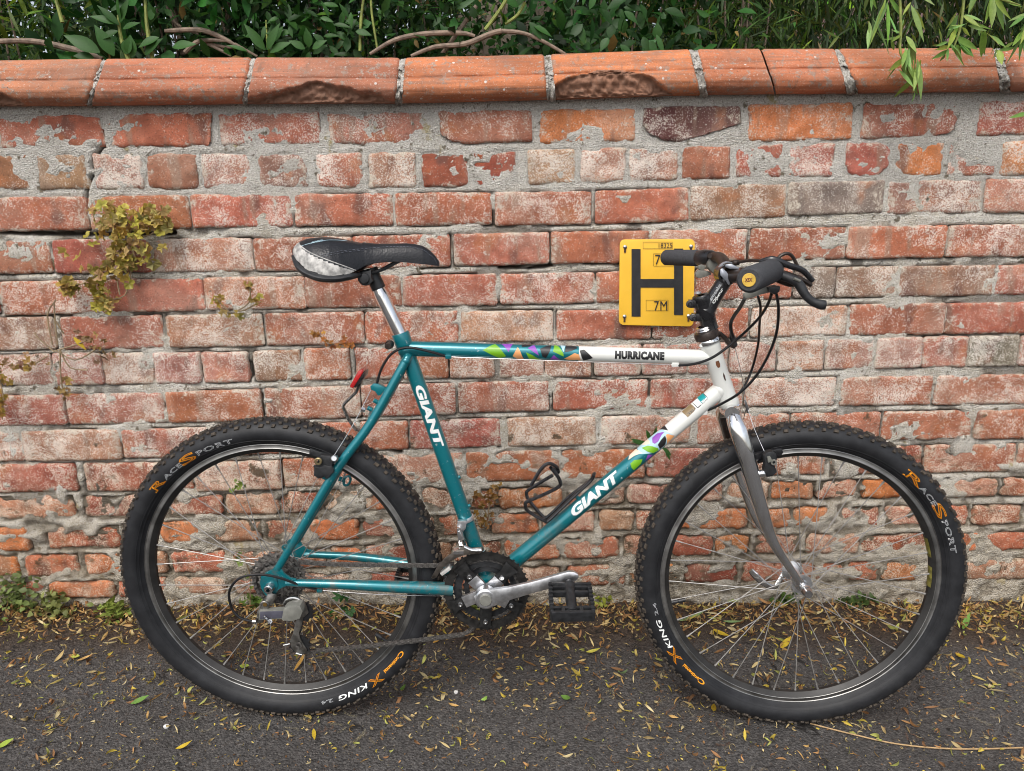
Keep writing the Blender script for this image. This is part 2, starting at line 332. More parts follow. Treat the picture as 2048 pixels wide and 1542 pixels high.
M_SADW = simple('worn_white_vinyl', (.42, .41, .39), .55, 0, var=.5, scale=75, bump=1.)
m = NM('leather'); m.set(base=m.mix(m.noise(30), (.010, .011, .014), (.020, .021, .025)), rough=m.ramp(m.noise(60), .3, .7, .30, .45), spec=.33); m.bump(m.math('ADD', m.vor(260), m.noise(90, 4, .6)), .35, .0012); M_LEATH = m.m
m = NM('tyre_rubber'); nz = m.noise(30, 5, .65, m.obj()); c = m.mix(m.ramp(nz, .35, .75), (.012, .0125, .0145), (.024, .025, .028)); c = m.mix(m.ramp(m.noise(12, 5, .7, m.obj()), .60, .80, 0, .3), c, (.055, .047, .04))
m.set(base=c, rough=.55, spec=.35); m.bump(m.noise(400, 3, .6, m.obj()), .25, .0006); M_TYRE = m.m
m = NM('tread_rubber'); c = m.mix(m.ramp(m.noise(90, 5, .7, m.obj()), .35, .7), (.032, .028, .025), (.105, .085, .066)); m.set(base=c, rough=.85, spec=.2); m.bump(m.noise(300, 4, .7, m.obj()), .5, .001); M_TREAD = m.m
def flat(name, c, rough=.4, metal=0, coat=.4): return simple(name, c, rough, metal, coat=coat, var=.06, scale=20)
D_LIME = flat('lime_decal', (.17, .42, .012)); D_PUR = flat('purple_decal', (.25, .06, .42)); D_ORG = flat('peach_decal', (.78, .36, .14)); D_BLK = flat('black_decal', (.012, .012, .014)); D_WHT = flat('white_decal', (.80, .82, .80)); D_PCH = flat('cream_decal', (.80, .66, .52)); D_TEAL = flat('teal_decal', (.0, .30, .32)); D_GOLD = flat('gold_decal', (.24, .17, .085)); D_OT = flat('orange_print', (.98, .38, .012)); D_WT = flat('grey_white_print', (.78, .80, .82)); D_SKY = flat('pale_blue_decal', (.40, .60, .68))
COURSES = [
 ([(100,229,294),(950,222,285),(1180,219,284),(1650,207,280),(2000,204,269)], [(-12,200),(212,420),(437,636),(653,847),(875,1063),(1080,1270),(1287,1482),(1500,1706),(1731,1918),(1962,2160)]),
 ([(120,309,378),(850,306,374),(1230,297,364),(1500,289,354),(1980,284,350)], [(-30,50),(68,167),(183,279),(289,388),(400,498),(516,610),(629,722),(736,830),(844,933),(946,1033),(1056,1150),(1162,1251),(1262,1358),(1369,1461),(1474,1567),(1581,1671),(1695,1784),(1797,1891),(1902,1998),(2010,2100)]),
 ([(100,395,460),(600,389,451),(1180,384,448),(1480,371,436),(1675,364,427),(1950,360,425)], [(-40,168),(174,373),(380,579),(587,782),(791,981),(991,1181),(1193,1377),(1385,1574),(1581,1770),(1781,1972),(1977,2170)]),
 ([(60,481,546),(600,476,541),(1000,467,529),(1800,453,515)], [(-100,92),(102,296),(304,499),(506,700),(706,897),(908,1097),(1104,1297),(1303,1494),(1505,1694),(1701,1893),(1902,2095)]),
 ([(100,563,628),(450,556,619),(1000,549,609),(1200,546,604),(1650,535,595),(1950,532,590)], [(-3,188),(195,401),(407,605),(609,799),(804,992),(1001,1189),(1196,1388),(1394,1586),(1594,1674),(1680,1798),(1806,1992),(1999,2190)]),
 ([(220,634,697),(800,624,686),(1180,622,679),(1600,615,672),(1800,609,669)], [(-95,100),(118,318),(331,521),(530,724),(730,914),(922,1105),(1115,1302),(1309,1497),(1508,1696),(1705,1893),(1899,2085)]),
 ([(150,708,770),(480,706,764),(640,698,759),(1100,695,754),(1500,686,744),(1850,675,734)], [(-10,96),(102,197),(203,300),(305,395),(402,492),(506,598),(608,696),(710,800),(806,893),(900,987),(1000,1086),(1091,1182),(1192,1282),(1288,1375),(1380,1457),(1464,1553),(1562,1649),(1657,1751),(1757,1847),(1852,1937),(1943,2041),(2048,2130)]),
 ([(60,792,850),(300,787,846),(620,776,837),(1080,763,821),(1600,757,811),(1900,753,809)], [(-70,122),(129,323),(332,519),(530,717),(722,908),(917,1096),(1108,1296),(1304,1486),(1495,1673),(1685,1866),(1878,2062)]),
 ([(100,863,922),(400,857,913),(720,846,900),(1100,836,891),(1850,824,879)], [(-150,36),(42,234),(240,426),(434,622),(630,712),(720,813),(821,999),(1016,1190),(1204,1383),(1398,1578),(1586,1763),(1772,1948),(1958,2140)]),
 ([(60,930,984),(450,926,981),(650,918,972),(1000,905,962),(1330,900,953),(1700,896,949),(1900,892,945)], [(-50,145),(166,378),(387,557),(565,738),(745,924),(933,1118),(1126,1290),(1297,1470),(1480,1652),(1666,1845),(1857,2035),(2042,2200)]),
 ([(80,994,1040),(450,991,1031),(700,981,1023),(1080,978,1017),(1430,967,1003),(1700,961,999),(1930,959,995)], [(-100,143),(164,325),(334,441),(448,553),(560,636),(644,715),(729,828),(837,915),(925,990),(998,1125),(1135,1250),(1258,1376),(1385,1447),(1459,1540),(1548,1630),(1640,1719),(1727,1809),(1818,1898),(1908,2000),(2008,2080)]),
 ([(150,1054,1099),(370,1044,1087),(650,1042,1081),(1080,1027,1067),(1420,1021,1059),(1630,1017,1055),(1900,1014,1052)], [(-40,52),(87,236),(246,312),(319,412),(422,520),(530,608),(618,716),(724,797),(806,868),(876,925),(982,1075),(1085,1190),(1200,1268),(1276,1345),(1354,1497),(1510,1582),(1590,1674),(1686,1761),(1777,1850),(1860,1940),(1950,2048)]),
 ([(100,1113,1154),(600,1099,1140),(830,1089,1126),(1150,1079,1118),(1400,1073,1113),(1700,1071,1106),(1900,1069,1104)], [(-60,28),(45,150),(164,242),(252,330),(340,450),(460,560),(570,650),(660,722),(730,822),(835,900),(906,1000),(1010,1120),(1130,1237),(1250,1338),(1345,1425),(1435,1500),(1515,1600),(1615,1720),(1730,1860),(1870,1960),(1970,2060)]),
 ([(150,1165,1198),(600,1153,1187),(900,1143,1180),(1200,1134,1173),(1450,1130,1166),(1750,1126,1163),(1950,1123,1160)], [(-50,85),(95,225),(235,330),(340,450),(465,580),(600,700),(720,850),(870,980),(1000,1120),(1135,1250),(1262,1360),(1372,1475),(1490,1590),(1605,1690),(1700,1762),(1770,1900),(1910,2060)]),
]
TYPES = ["r2 r2 r6 p6 r3 o3 d4 o4 r4 r6", "b2 t3 p9 b1 p9 t6 r7 p8 R1 R3 p7 p8 p7 r4 r6 r7 r4 o2 r6 o6", "r6 r2 r5 r4 r6 r6 r3 t5 g5 t7 r6",
 "r4 r3 p7 r5 r4 r4 r4 r6 r5 r4 r6", "r7 r3 r6 r4 r5 r7 r5 r4 g5 t6 t5 r5", "t6 r4 p7 r6 r6 p7 r4 r4 p8 r4 r4",
 "p8 p6 p8 p7 p7 b5 r6 r6 r6 r6 p8 p7 p8 p7 p7 p8 p8 p8 p8 r6 g7 p8", "r6 r7 r5 r7 r5 r6 r5 r6 p9 r7 r7", "p8 p8 r7 r6 r5 r6 r6 p8 p8 r5 r5 r5 r5",
 "r6 r7 p8 r7 p7 r4 r5 r4 r7 R4 r6 r6", "p7 r6 r7 p7 r6 p7 o6 p7 r6 o5 r7 p6 r7 p7 o4 r7 o2 r6 p7 r6",
 "o4 r5 p7 o4 p7 r7 o3 r6 p7 r6 o4 r6 p7 r6 o4 o5 o4 r5 p8 r6 r7", "o3 r5 o4 p7 r6 p7 r6 o5 r5 t6 r5 o5 r6 p7 r4 o3 r6 p7 r6 o5 r6", "r5 o5 r6 p7 r6 t6 r6 r6 t7 r6 o4 R4 r6 r6 r6 o5 p7"]
CLAY = {'r': (.41, .142, .086), 'o': (.55, .20, .08), 'd': (.14, .06, .05), 'b': (.28, .13, .075), 't': (.30, .165, .11), 'g': (.21, .17, .14), 'p': (.45, .225, .155), 'R': (.30, .085, .055)}
BY = 0.0
wall = empty('brick_wall', (0, .05, 0), 'old lime-spattered red brick garden wall with terracotta coping, running behind the bicycle', 'wall')
def brick_mesh(name, hx, hz, seed, rag, rc=.008, depth=.03, cut=None):
    nx = max(6, int(hx*2/.0055)); nz = max(5, int(hz*2/.0055))
    u = np.linspace(-1, 1, nx+1); v = np.linspace(-1, 1, nz+1); U, V_ = np.meshgrid(u, v)
    X = U*hx; Z = V_*hz
    # rounded-rectangle clamp
    qx = np.maximum(np.abs(X)-(hx-rc), 0); qz = np.maximum(np.abs(Z)-(hz-rc), 0); d = np.hypot(qx, qz); k = np.where(d > rc, rc/np.maximum(d, 1e-9), 1)
    X = np.where(d > rc, np.sign(X)*(hx-rc+qx*k), X); Z = np.where(d > rc, np.sign(Z)*(hz-rc+qz*k), Z)
    e = rag*(fbm(X*55, Z*55, seed, 3)-.5)*2; e2 = rag*(fbm(X*55+40, Z*55, seed+5, 3)-.5)*2
    wgt = np.abs(U)**4; wgz = np.abs(V_)**3
    X = X+np.sign(U)*wgt*(e-rag*.35); Z = Z+np.sign(V_)*wgz*(e2-rag*.35)
    if cut is not None:
        for (a, b, c) in cut:                                   # half-plane a*x+b*z<c keeps the brick, the rest has spalled
            s = a*X/hx+b*Z/hz-c+(fbm(X*70, Z*70, seed+9, 3)-.5)*.25; m = s > 0
            X = np.where(m, X-a*s*hx*.96, X); Z = np.where(m, Z-b*s*hz*.96, Z)
    edge = np.minimum((1-np.abs(U))*hx, (1-np.abs(V_))*hz)
    Y = -.0015*0+(rag*.8+.0010)*(1-np.clip(edge/(.005+rag*1.4), 0, 1))**2
    Y = Y+(fbm(X*22+seed, Z*22, seed, 4)-.5)*(.004+rag*1.6)+(fbm(X*150+seed, Z*150, seed+3, 2)-.5)*(.0012+rag*.25)
    n = (nx+1)*(nz+1); idx = np.arange(n).reshape(nz+1, nx+1)
    V1 = np.c_[X.ravel(), Y.ravel(), Z.ravel()]
    F1 = np.c_[idx[:-1, :-1].ravel(), idx[:-1, 1:].ravel(), idx[1:, 1:].ravel(), idx[1:, :-1].ravel()]
    ring = np.concatenate([idx[0, :], idx[1:, -1], idx[-1, -2::-1], idx[-2:0:-1, 0]])
    back = V1[ring].copy(); back[:, 1] = depth; B = np.arange(len(ring))+n; R2 = np.roll(ring, -1); B2 = np.roll(B, -1)
    F2 = np.c_[ring, B, B2, R2]
    return mesh_np(name, np.r_[V1, back], np.r_[F1, F2], smooth=True)
def lin(ys, x, k):
    xs = [a[0] for a in ys]; return float(np.interp(x, xs, [a[k] for a in ys]))
def linx(ys, x, k):                       # with extrapolation
    xs = [a[0] for a in ys]; v = [a[k] for a in ys]
    if x < xs[0] and len(xs) > 1: return v[0]+(x-xs[0])*(-.014)
    if x > xs[-1]: return v[-1]+(x-xs[-1])*(-.014)
    return float(np.interp(x, xs, v))
bid = 0; rects = []
CUTS = {(0, 6): [(-.75, -.66, .92), (.66, -.8, .66), (.5, .6, 1.0)], (1, 16): [(-.6, -.6, .78), (.75, -.45, .8), (.55, .62, .8)], (0, 8): [(.55, -.75, .95)], (1, 9): [(.8, -.55, .72)], (0, 4): [(-.7, -.6, .9)], (1, 13): [(.1, .9, .88)],
        (0, 1): [(.8, -.4, 1.02)], (0, 0): [(.4, .85, .95)], (1, 6): [(-.4, -.8, .95)]}
for ci, (ys, exs) in enumerate(COURSES):
    ty = TYPES[ci].split(); rag = .0026 if ci > 1 else .0038
    if ci >= 8: rag = .0028
    if ci >= 10: rag = .0065
    row = [(a, b, ty[i % len(ty)], True, i) for i, (a, b) in enumerate(exs)]
    for (a, b, t, vis, bi) in row:
        xm = (a+b)/2; p0 = W(a, linx(ys, a, 1)); p1 = W(b, linx(ys, b, 1)); q0 = W(a, linx(ys, a, 2)); q1 = W(b, linx(ys, b, 2))
        ct = W(xm, linx(ys, xm, 1)); cb = W(xm, linx(ys, xm, 2))
        cx_ = (p0.x+p1.x)/2; cz = (ct.z+cb.z)/2; hx = (p1.x-p0.x)/2+.0028; hz = (ct.z-cb.z)/2+.0024
        off = rng.normal(0, .0016)+(.004*rng.random() if ci >= 10 else 0)
        me = brick_mesh('brick', hx, hz, bid*13+5, rag, rc=.007 if ci < 10 else .014, cut=CUTS.get((ci, bi)))
        o = link('brick', me, M_BRICK, wall, loc=(cx_, BY+off, cz)); o.rotation_euler = (0, -math.atan2(p1.z-p0.z, p1.x-p0.x)*.8, rng.normal(0, .004))
        cl = np.array(CLAY[t[0]])*rng.normal(1, .09); cl = cl*np.array([1, rng.normal(1, .07), rng.normal(1, .07)])
        o.color = (*np.clip(cl, .01, .9), int(t[1])/9.)
        rects.append((cx_, cz, hx, hz)); bid += 1
    # the course runs on past both edges of the picture: one joined piece each side
for sgn in (-1, 1):
    Vs = []; Fs = []; base = 0
    for ci, (ys, exs) in enumerate(COURSES):
        e = exs[0][0] if sgn < 0 else exs[-1][1]; pz = [W(e, linx(ys, e, k)).z for k in (1, 2)]; x = W(e, linx(ys, e, 1)).x; L = .23 if len(exs) < 14 else .112
        if ci >= 10: L = .17
        while abs(x) < 2.35:
            cx_ = x+sgn*(L/2+.012); me = brick_mesh('t', L/2, (pz[0]-pz[1])/2, bid*7, .003)
            co = np.empty(len(me.vertices)*3, np.float32); me.vertices.foreach_get('co', co); co = co.reshape(-1, 3)+np.array([cx_, BY+rng.normal(0, .0016), sum(pz)/2])
            fi = np.empty(len(me.polygons)*4, np.int32); me.loops.foreach_get('vertex_index', fi); Vs.append(co); Fs.append(fi.reshape(-1, 4)+base); base += len(co); bpy.data.meshes.remove(me)
            rects.append((cx_, sum(pz)/2, L/2, (pz[0]-pz[1])/2)); x = cx_+sgn*L/2; bid += 1
    o = link('outer_brickwork', mesh_np('outer_brickwork', np.concatenate(Vs)-np.array([0, .05, 0]), np.concatenate(Fs), smooth=True), M_BRICK, wall, kind='stuff'); o.color = (.40, .11, .07, .6)
# mortar bed: one relief sheet, opened where the joints have lost their filling
XA = np.arange(-2.4, 2.4001, .0048); ZA = np.arange(-.06, 1.352, .0048); X, Z = np.meshgrid(XA, ZA)
Y = .0026-.0012*np.clip((.48-Z)/.1, 0, 1)+(fbm(X*16, Z*16, 3, 4)-.5)*.010+(fbm(X*80, Z*80, 4, 3)-.5)*.0045
lowf = np.clip((.55-Z)/.12, 0, 1); Y += lowf*((fbm(X*26, Z*40, 61, 5)-.5)*.026+(vn(X*11, Z*30, 62)-.5)*.006); HEL = lowf*np.clip((fbm(X*26, Z*40, 61, 5)-.54)/.08, 0, 1)*.6
Y = Y-.0016*np.clip((Z-1.10)/.06, 0, 1)+(fbm(X*230, Z*230, 14, 2)-.5)*.0022                                     # top two courses flush pointed
HE = HEL.copy()
r_ = fbm(X*9, Z*9, 21, 4); hol = np.clip((r_-.62)/.06, 0, 1)*np.clip((1.10-Z)/.05, 0, 1); Y += hol*.004; HE = np.maximum(HE, hol*.55)
crk = np.abs(fbm(X*7, Z*26, 31, 3)-.5); ck = np.clip(1-crk/.008, 0, 1)*(Z < 1.1); Y += ck*.004; HE = np.maximum(HE, ck*.6)
for (cx_, cz, hx, hz) in rects:                               # the joint has shrunk back from many brick edges, shadow lines painted in
    i0, i1 = np.searchsorted(XA, (cx_-hx-.014, cx_+hx+.014)); j0, j1 = np.searchsorted(ZA, (cz-hz-.014, cz+hz+.014)); sl_ = (slice(j0, j1), slice(i0, i1)); xx = X[sl_]; zz = Z[sl_]
    d = np.hypot(np.maximum(np.abs(xx-cx_)-hx, 0), np.maximum(np.abs(zz-cz)-hz, 0)); lowb = (zz < cz-hz*.6)
    k = np.clip(1-d/np.where(lowb, .0055, .0032), 0, 1)*np.clip((fbm(xx*13, zz*20, 77, 3)-.43)/.06, 0, 1)*np.where(cz > 1.09, .35, 1)
    Y[sl_] += k*.008; HE[sl_] = np.maximum(HE[sl_], k*.85)
GAPS = [([(0, 463), (95, 467), (190, 468), (250, 468)], 6), ([(250, 468), (345, 465)], 6), ([(380, 535), (480, 532)], 2), ([(1000, 534), (1060, 536), (1105, 531)], 4), ([(203, 262), (207, 290), (190, 310), (183, 335)], 3),
        ([(183, 350), (172, 380), (170, 430), (176, 458)], 3), ([(604, 590), (607, 612), (598, 617)], 6), ([(502, 480), (503, 525)], 3), ([(722, 655), (724, 680)], 6), ([(500, 727), (503, 752)], 5), ([(899, 470), (899, 525)], 3), ([(403, 565), (405, 610)], 4),
        ([(1494, 490), (1496, 520)], 4), ([(1495, 628), (1498, 655)], 5), ([(1286, 770), (1288, 795)], 5), ([(1893, 665), (1830, 663)], 4), ([(1955, 660), (1998, 664)], 4), ([(1880, 866), (1935, 862)], 5), ([(95, 520), (98, 545)], 4), ([(0, 612), (100, 625)], 3),
        ([(860, 320), (1000, 332)], 1), ([(520, 790), (524, 830)], 3), ([(320, 600), (300, 625)], 3), ([(1980, 360), (1973, 420)], 3), ([(1100, 470), (1100, 530)], 2), ([(1580, 590), (1750, 588)], 2), ([(1650, 1022), (1600, 1025)], 8), ([(770, 895), (800, 905)], 8), ([(1830, 910), (1845, 925)], 9), ([(1590, 985), (1660, 1000)], 9), ([(1835, 1035), (1860, 1060)], 9), ([(960, 1008), (1010, 1020)], 6)]
for pts, wd in GAPS:
    pw = [W(*p) for p in pts]
    for a, b in zip(pw, pw[1:]):
        dx, dz = b.x-a.x, b.z-a.z; L2 = dx*dx+dz*dz+1e-12; t = np.clip(((X-a.x)*dx+(Z-a.z)*dz)/L2, 0, 1); d = np.hypot(X-a.x-t*dx, Z-a.z-t*dz)
        k = np.clip(1.25-d/(wd*.00125*(.7+.7*vn(X*60, Z*60, 8))), 0, 1); Y += k*.022*(Y < .03); HE = np.maximum(HE, k)
Y = np.minimum(Y, .045)
col = np.zeros((X.size, 3), np.float32); col[:] = np.clip(HE, 0, 1).ravel()[:, None]
n0, n1 = X.shape; idx = np.arange(n0*n1).reshape(n0, n1)
FQ = np.c_[idx[:-1, :-1].ravel(), idx[:-1, 1:].ravel(), idx[1:, 1:].ravel(), idx[1:, :-1].ravel()]
link('mortar', mesh_np('mortar', np.c_[X.ravel(), Y.ravel()-.05, Z.ravel()], FQ, col=col, smooth=True), M_MORTAR, wall)
b = MB(); b.box((0, .145, .64), ((1, 0, 0), (0, 1, 0), (0, 0, 1)), (2.4, .095, .70)); b.build('wall_core', M_MORTAR, wall, smooth=False)
# coping: terracotta units with a roll along the lower edge
TOPS = [(-260, 123), (0, 119), (190, 116), (495, 113), (795, 114), (1098, 107), (1398, 96), (1700, 96), (2010, 94), (2300, 90)]
BOTS = [(-260, 214), (178, 212), (488, 208), (803, 207), (1110, 199), (1403, 190), (1695, 187), (2003, 183), (2300, 178)]
UN = [((-330, -330), (172, 205)), ((180, 212), (484, 503)), ((492, 511), (791, 800)), ((803, 811), (1095, 1088)), ((1111, 1101), (1400, 1378)), ((1415, 1394), (1549, 1519)), ((1552, 1522), (1694, 1668)), ((1716, 1676), (2000, 1985)), ((2020, 2000), (2330, 2330))]
UCOL = [(.44, .185, .10), (.44, .165, .09), (.40, .16, .095), (.50, .185, .085), (.57, .205, .085), (.46, .17, .085), (.45, .165, .085), (.48, .18, .09), (.45, .17, .09)]
PROF = [(.012, .0), (-.022, -.002), (-.040, .003), (-.050, .012), (-.055, .026), (-.053, .039), (-.047, .0485), (-.037, .0535), (-.0325, .0545), (-.0335, .060), (-.031, .066), (-.025, .070), (-.019, .079), (-.0175, .083), (-.008, .094), (.002, .103), (.018, .112), (.04, .118), (.075, .120), (.12, .120), (.16, .112), (.20, .09), (.24, .05), (.25, 0)]
CHIPS = {0: [(-60, 55, 0, .024)], 2: [(470, 800, 0, .042)], 4: [(1085, 1345, 1, .056)]}
def zprof(px_b):
    zb = W(px_b, np.interp(px_b, *zip(*BOTS)), -.03).z+.004; zt = W(px_b, np.interp(px_b, *zip(*TOPS)), .04).z; return zb, zt
def cop_mesh(lo, hi, seed, chip=None, grow=0, nudge=0, rough=1.):
    nx = 170; m = len(PROF); Vv = []; Cc = []
    for i in range(nx+1):
        t = i/nx
        for j, (y, z) in enumerate(PROF):
            zz = z/.12; pb = lo[0]+(hi[0]-lo[0])*t; pt = lo[1]+(hi[1]-lo[1])*t; p = pb+(pt-pb)*min(1, zz)
            zb, zt = zprof(p); H = zt-zb; x = W(p, 200-80*zz, y).x
            yy = y-grow; Zz = zb+H*zz+grow*.5
            endf = min(t, 1-t)*abs(hi[0]-lo[0])/900
            k = max(0, 1-endf/.006) if not grow else 0; yy += k*k*.005; Zz -= k*k*.003*(zz > .3)
            nn = float(fbm(x*(30 if rough < 2 else 160), zz*3+j*.2, seed, 3)-.5); yy += nn*.0035*rough; Zz += nn*.002*rough
            c = 0
            if chip:
                for (x0, x1, ym, wd) in chip:
                    if x0 < p < x1:
                        q = (p-x0)/(x1-x0); line = (1-abs(2*q-1)**(1.0 if ym == 0 else 2.2))*wd+float(fbm(p*.04, 0, seed+7, 4)-.5)*.014
                        dd = line-(Zz-zb)
                        if dd > 0 and y < .0:
                            kk = min(1, dd/.005); tgt = -.026-.010*min(1, max(0, (line-dd)/.03))+float(fbm(p*.09, j*.45, seed+2, 4)-.5)*.022; yy = yy*(1-kk)+tgt*kk; c = kk
                    elif x0-4 < p < x1+4: pass
            Vv.append((x, yy+nudge, Zz)); Cc.append((c, c, c))
    idx = np.arange((nx+1)*m).reshape(nx+1, m); Fq = np.c_[idx[:-1, :-1].ravel(), idx[:-1, 1:].ravel(), idx[1:, 1:].ravel(), idx[1:, :-1].ravel()][:, ::-1]
    return np.array(Vv), Fq, np.array(Cc)
def refine(prof, k=3):
    o = []
    for a, b in zip(prof, prof[1:]):
        for i in range(k): o.append((a[0]+(b[0]-a[0])*i/k, a[1]+(b[1]-a[1])*i/k))
    return o+[prof[-1]]
PROF = refine(PROF, 3)
for i, (lo, hi) in enumerate(UN):
    V_, Fq, Cc = cop_mesh(lo, hi, 40+i*9, CHIPS.get(i))
    cx_ = V_[:, 0].mean(); V_[:, 0] -= cx_; V_[:, 2] -= 1.38
    o = link('coping_tile', mesh_np('coping_tile', V_, Fq, col=Cc, smooth=True), M_TERRA, wall, loc=(cx_, 0, 1.38)); o.color = (*UCOL[i], 1)
    if i in (2, 4): o['label'] = 'coping tile with its lower roll broken away'
for k, (a, c_) in enumerate([(-338, -645), (-655, -965), (-975, -1290)]+[(2338, 2645), (2655, 2965), (2975, 3290)]):   # the coping runs on beyond the picture
    V_, Fq, Cc = cop_mesh((min(a, c_),)*2, (max(a, c_),)*2, 200+k*9, None); cx_ = V_[:, 0].mean(); V_[:, 0] -= cx_; V_[:, 2] -= 1.38
    o = link('coping_tile', mesh_np('coping_tile', V_, Fq, col=Cc, smooth=True), M_TERRA, wall, loc=(cx_, 0, 1.38)); o.color = (*UCOL[k], 1)
for i in [k for k in range(len(UN)-1) if k != 5]:                                   # mortar squeezed between the units
    lo = (UN[i][1][0]-1, UN[i][1][1]-1); hi = (UN[i+1][0][0]+1, UN[i+1][0][1]+1)
    V_, Fq, Cc = cop_mesh(lo, hi, 90+i*5, None, grow=-.0045, rough=7.)
    link('coping_joint', mesh_np('coping_joint', V_-np.array([0, .05, 0]), Fq, col=np.repeat(np.clip((fbm(V_[:, 0]*90, V_[:, 2]*90, 5, 3)-.40)*1.6, 0, .55)[:, None], 3, 1), smooth=True), M_MORTAR, wall)
# ---------------------------------------------------------------- ground
xs = np.r_[-60, -25, -10, -5, -3, np.arange(-2, 2.001, .0125), 3, 5, 10, 25, 60]; ysg = np.r_[-90, -40, -15, -6, -3, -2, np.arange(-1.2, .061, .0125)]
X, Yg = np.meshgrid(xs, ysg); Zg = GZ(X, Yg)+np.where((np.abs(X) < 2.1) & (Yg > -1.3), (fbm(X*9, Yg*9, 5, 3)-.5)*.007+(fbm(X*60, Yg*60, 6, 2)-.5)*.003, 0)
Zg = np.where(np.abs(X) > 2.5, .002-.025*np.sign(X)*2.5+.034*np.exp(np.minimum(Yg, 0)/.085), Zg)
n0, n1 = X.shape; idx = np.arange(n0*n1).reshape(n0, n1)
link('pavement', mesh_np('pavement', np.c_[X.ravel(), Yg.ravel(), Zg.ravel()], np.c_[idx[:-1, :-1].ravel(), idx[:-1, 1:].ravel(), idx[1:, 1:].ravel(), idx[1:, :-1].ravel()], smooth=True), M_ASPH, kind='structure')
b = MB(); b.prism([(-60, .20, .3), (60, .20, .3), (60, 60, .3), (-60, 60, .3)], (0, 0, -.3))
SOIL = simple('garden_soil', (.045, .035, .022), .95, var=.4, scale=8); b.build('garden_ground', SOIL, smooth=False, kind='structure')
# ---------------------------------------------------------------- vectorised leaf scatter
def leaves(pos, dirs, nrm, ln, wd, cols, fold=.25, droop=.15, seg=3, curl=0.0, jit=0.0):
    """pos: stalk ends, dirs: along the leaf, nrm: leaf normals; each a folded, drooping blade"""
    pos = np.asarray(pos, float); n = len(pos); dirs = dirs/np.linalg.norm(dirs, axis=1)[:, None]
    nrm = nrm-dirs*(nrm*dirs).sum(1)[:, None]; nrm /= np.linalg.norm(nrm, axis=1)[:, None]+1e-9; sd = np.cross(dirs, nrm)
    ts = np.linspace(0, 1, seg+1); Vv = []; curl = np.broadcast_to(curl, n).astype(float)
    for k, t in enumerate(ts):
        wv = math.sin(math.pi*min(max(t**.8, .03), .985)); ang = curl*t
        # curl about the side axis bends the blade in the dir/nrm plane
        cc = np.where(np.abs(curl) > 1e-3, np.sin(ang)/np.where(np.abs(curl) > 1e-3, curl, 1), t); ss = np.where(np.abs(curl) > 1e-3, (1-np.cos(ang))/np.where(np.abs(curl) > 1e-3, curl, 1), 0)
        c = pos+dirs*(ln*cc)[:, None]+nrm*(ln*(ss-droop*t*t))[:, None]
        hw = (wd*wv/2)[:, None]
        Vv += [c-sd*hw+nrm*hw*fold, c, c+sd*hw+nrm*hw*fold]
    Vv = np.stack(Vv, 1)                                     # n, 3*(seg+1), 3
    m = 3*(seg+1); F1 = []
    for k in range(seg):
        a = 3*k; F1 += [(a, a+1, a+4, a+3), (a+1, a+2, a+5, a+4)]
    F1 = np.array(F1); Fq = (F1[None]+(np.arange(n)*m)[:, None, None]).reshape(-1, 4)
    return Vv.reshape(-1, 3), Fq, np.repeat(cols, m, axis=0)
def rdir(n, up=0., spread=1.):
    d = rng.normal(size=(n, 3))*spread; d[:, 2] += up; return d/np.linalg.norm(d, axis=1)[:, None]
class Leaf:
    def __init__(s): s.V = []; s.F = []; s.C = []; s.b = 0
    def add(s, *a, **k):
        V_, Fq, C = leaves(*a, **k); s.V.append(V_); s.F.append(Fq+s.b); s.C.append(C); s.b += len(V_)
    def build(s, name, parent=None, mat=None, loc=None, **kw):
        V_ = np.concatenate(s.V); l = np.array(WM[parent.name].translation) if parent is not None else np.zeros(3)
        if loc is not None: l = np.array(loc)
        return link(name, mesh_np(name, V_-l, np.concatenate(s.F), col=np.concatenate(s.C), smooth=True), mat or M_LEAF, parent, loc=loc, **kw)
def greens(n, base=(.035, .095, .022), v=.35, yel=.15):
    c = np.array(base)[None]*np.exp(rng.normal(0, v, (n, 1))); c = c*np.exp(rng.normal(0, .1, (n, 3))); y = rng.random(n) < yel; c[y] *= np.array([2.1, 1.5, .8]); dd = rng.random(n) < .02; c[dd] = (.30, .20, .07); c *= np.where(rng.random((n, 1)) < .2, 1.6, 1.); return np.clip(c, .004, .7)
def shrub(name, label, cat, cx, x0, x1, y0, y1, z0, z1, n, ln, wd, base, up=.2, stems=(), group=None, yel=.1, clumps=26, droop=.2, fold=.2, leafdir=None):
    root = empty(name, (cx, (y0+y1)/2, .3), label, cat, group); L = Leaf()
    cc = np.c_[rng.uniform(x0, x1, clumps), rng.uniform(y0, y1, clumps), rng.uniform(z0, z1, clumps)]
    k = rng.integers(0, clumps, n); p = cc[k]+rng.normal(size=(n, 3))*np.array([.11, .13, .11])
    p[:, 1] = np.maximum(p[:, 1], y0); 
    d = rdir(n, up, .8); d[:, 1] -= .25
    if leafdir is not None: d = d*.85+np.array(leafdir)*.8
    nr = rdir(n, 1.2, .6); nr[:, 1] -= .5
    shade = (.75+.5*vn(cc[:, 0]*5, cc[:, 2]*5, 3))[k][:, None]
    L.add(p, d, nr, ln*rng.uniform(.6, 1.25, n), wd*rng.uniform(.7, 1.2, n), greens(n, base, .35, yel)*shade*.85, fold=fold, droop=droop)
    L.build('foliage', root, kind='stuff')
    m = MB()
    for s in stems: m.tube(s[0], s[1], 7, smooth_path=4)
    if not stems:
        for i in range(7):
            a = rng.uniform(x0, x1); m.tube([(cx+(a-cx)*.5, (y0+y1)/2, .3), ((a+cx)/2, y0+.25, z0), (a, (y0+y1)/2+rng.normal()*.1, z1)], [.008, .0035, .002], 6, smooth_path=4)
    m.build('stem', M_STEM, root); return root
def px_stem(pts, y): return [W(a, b, y) for a, b in pts]
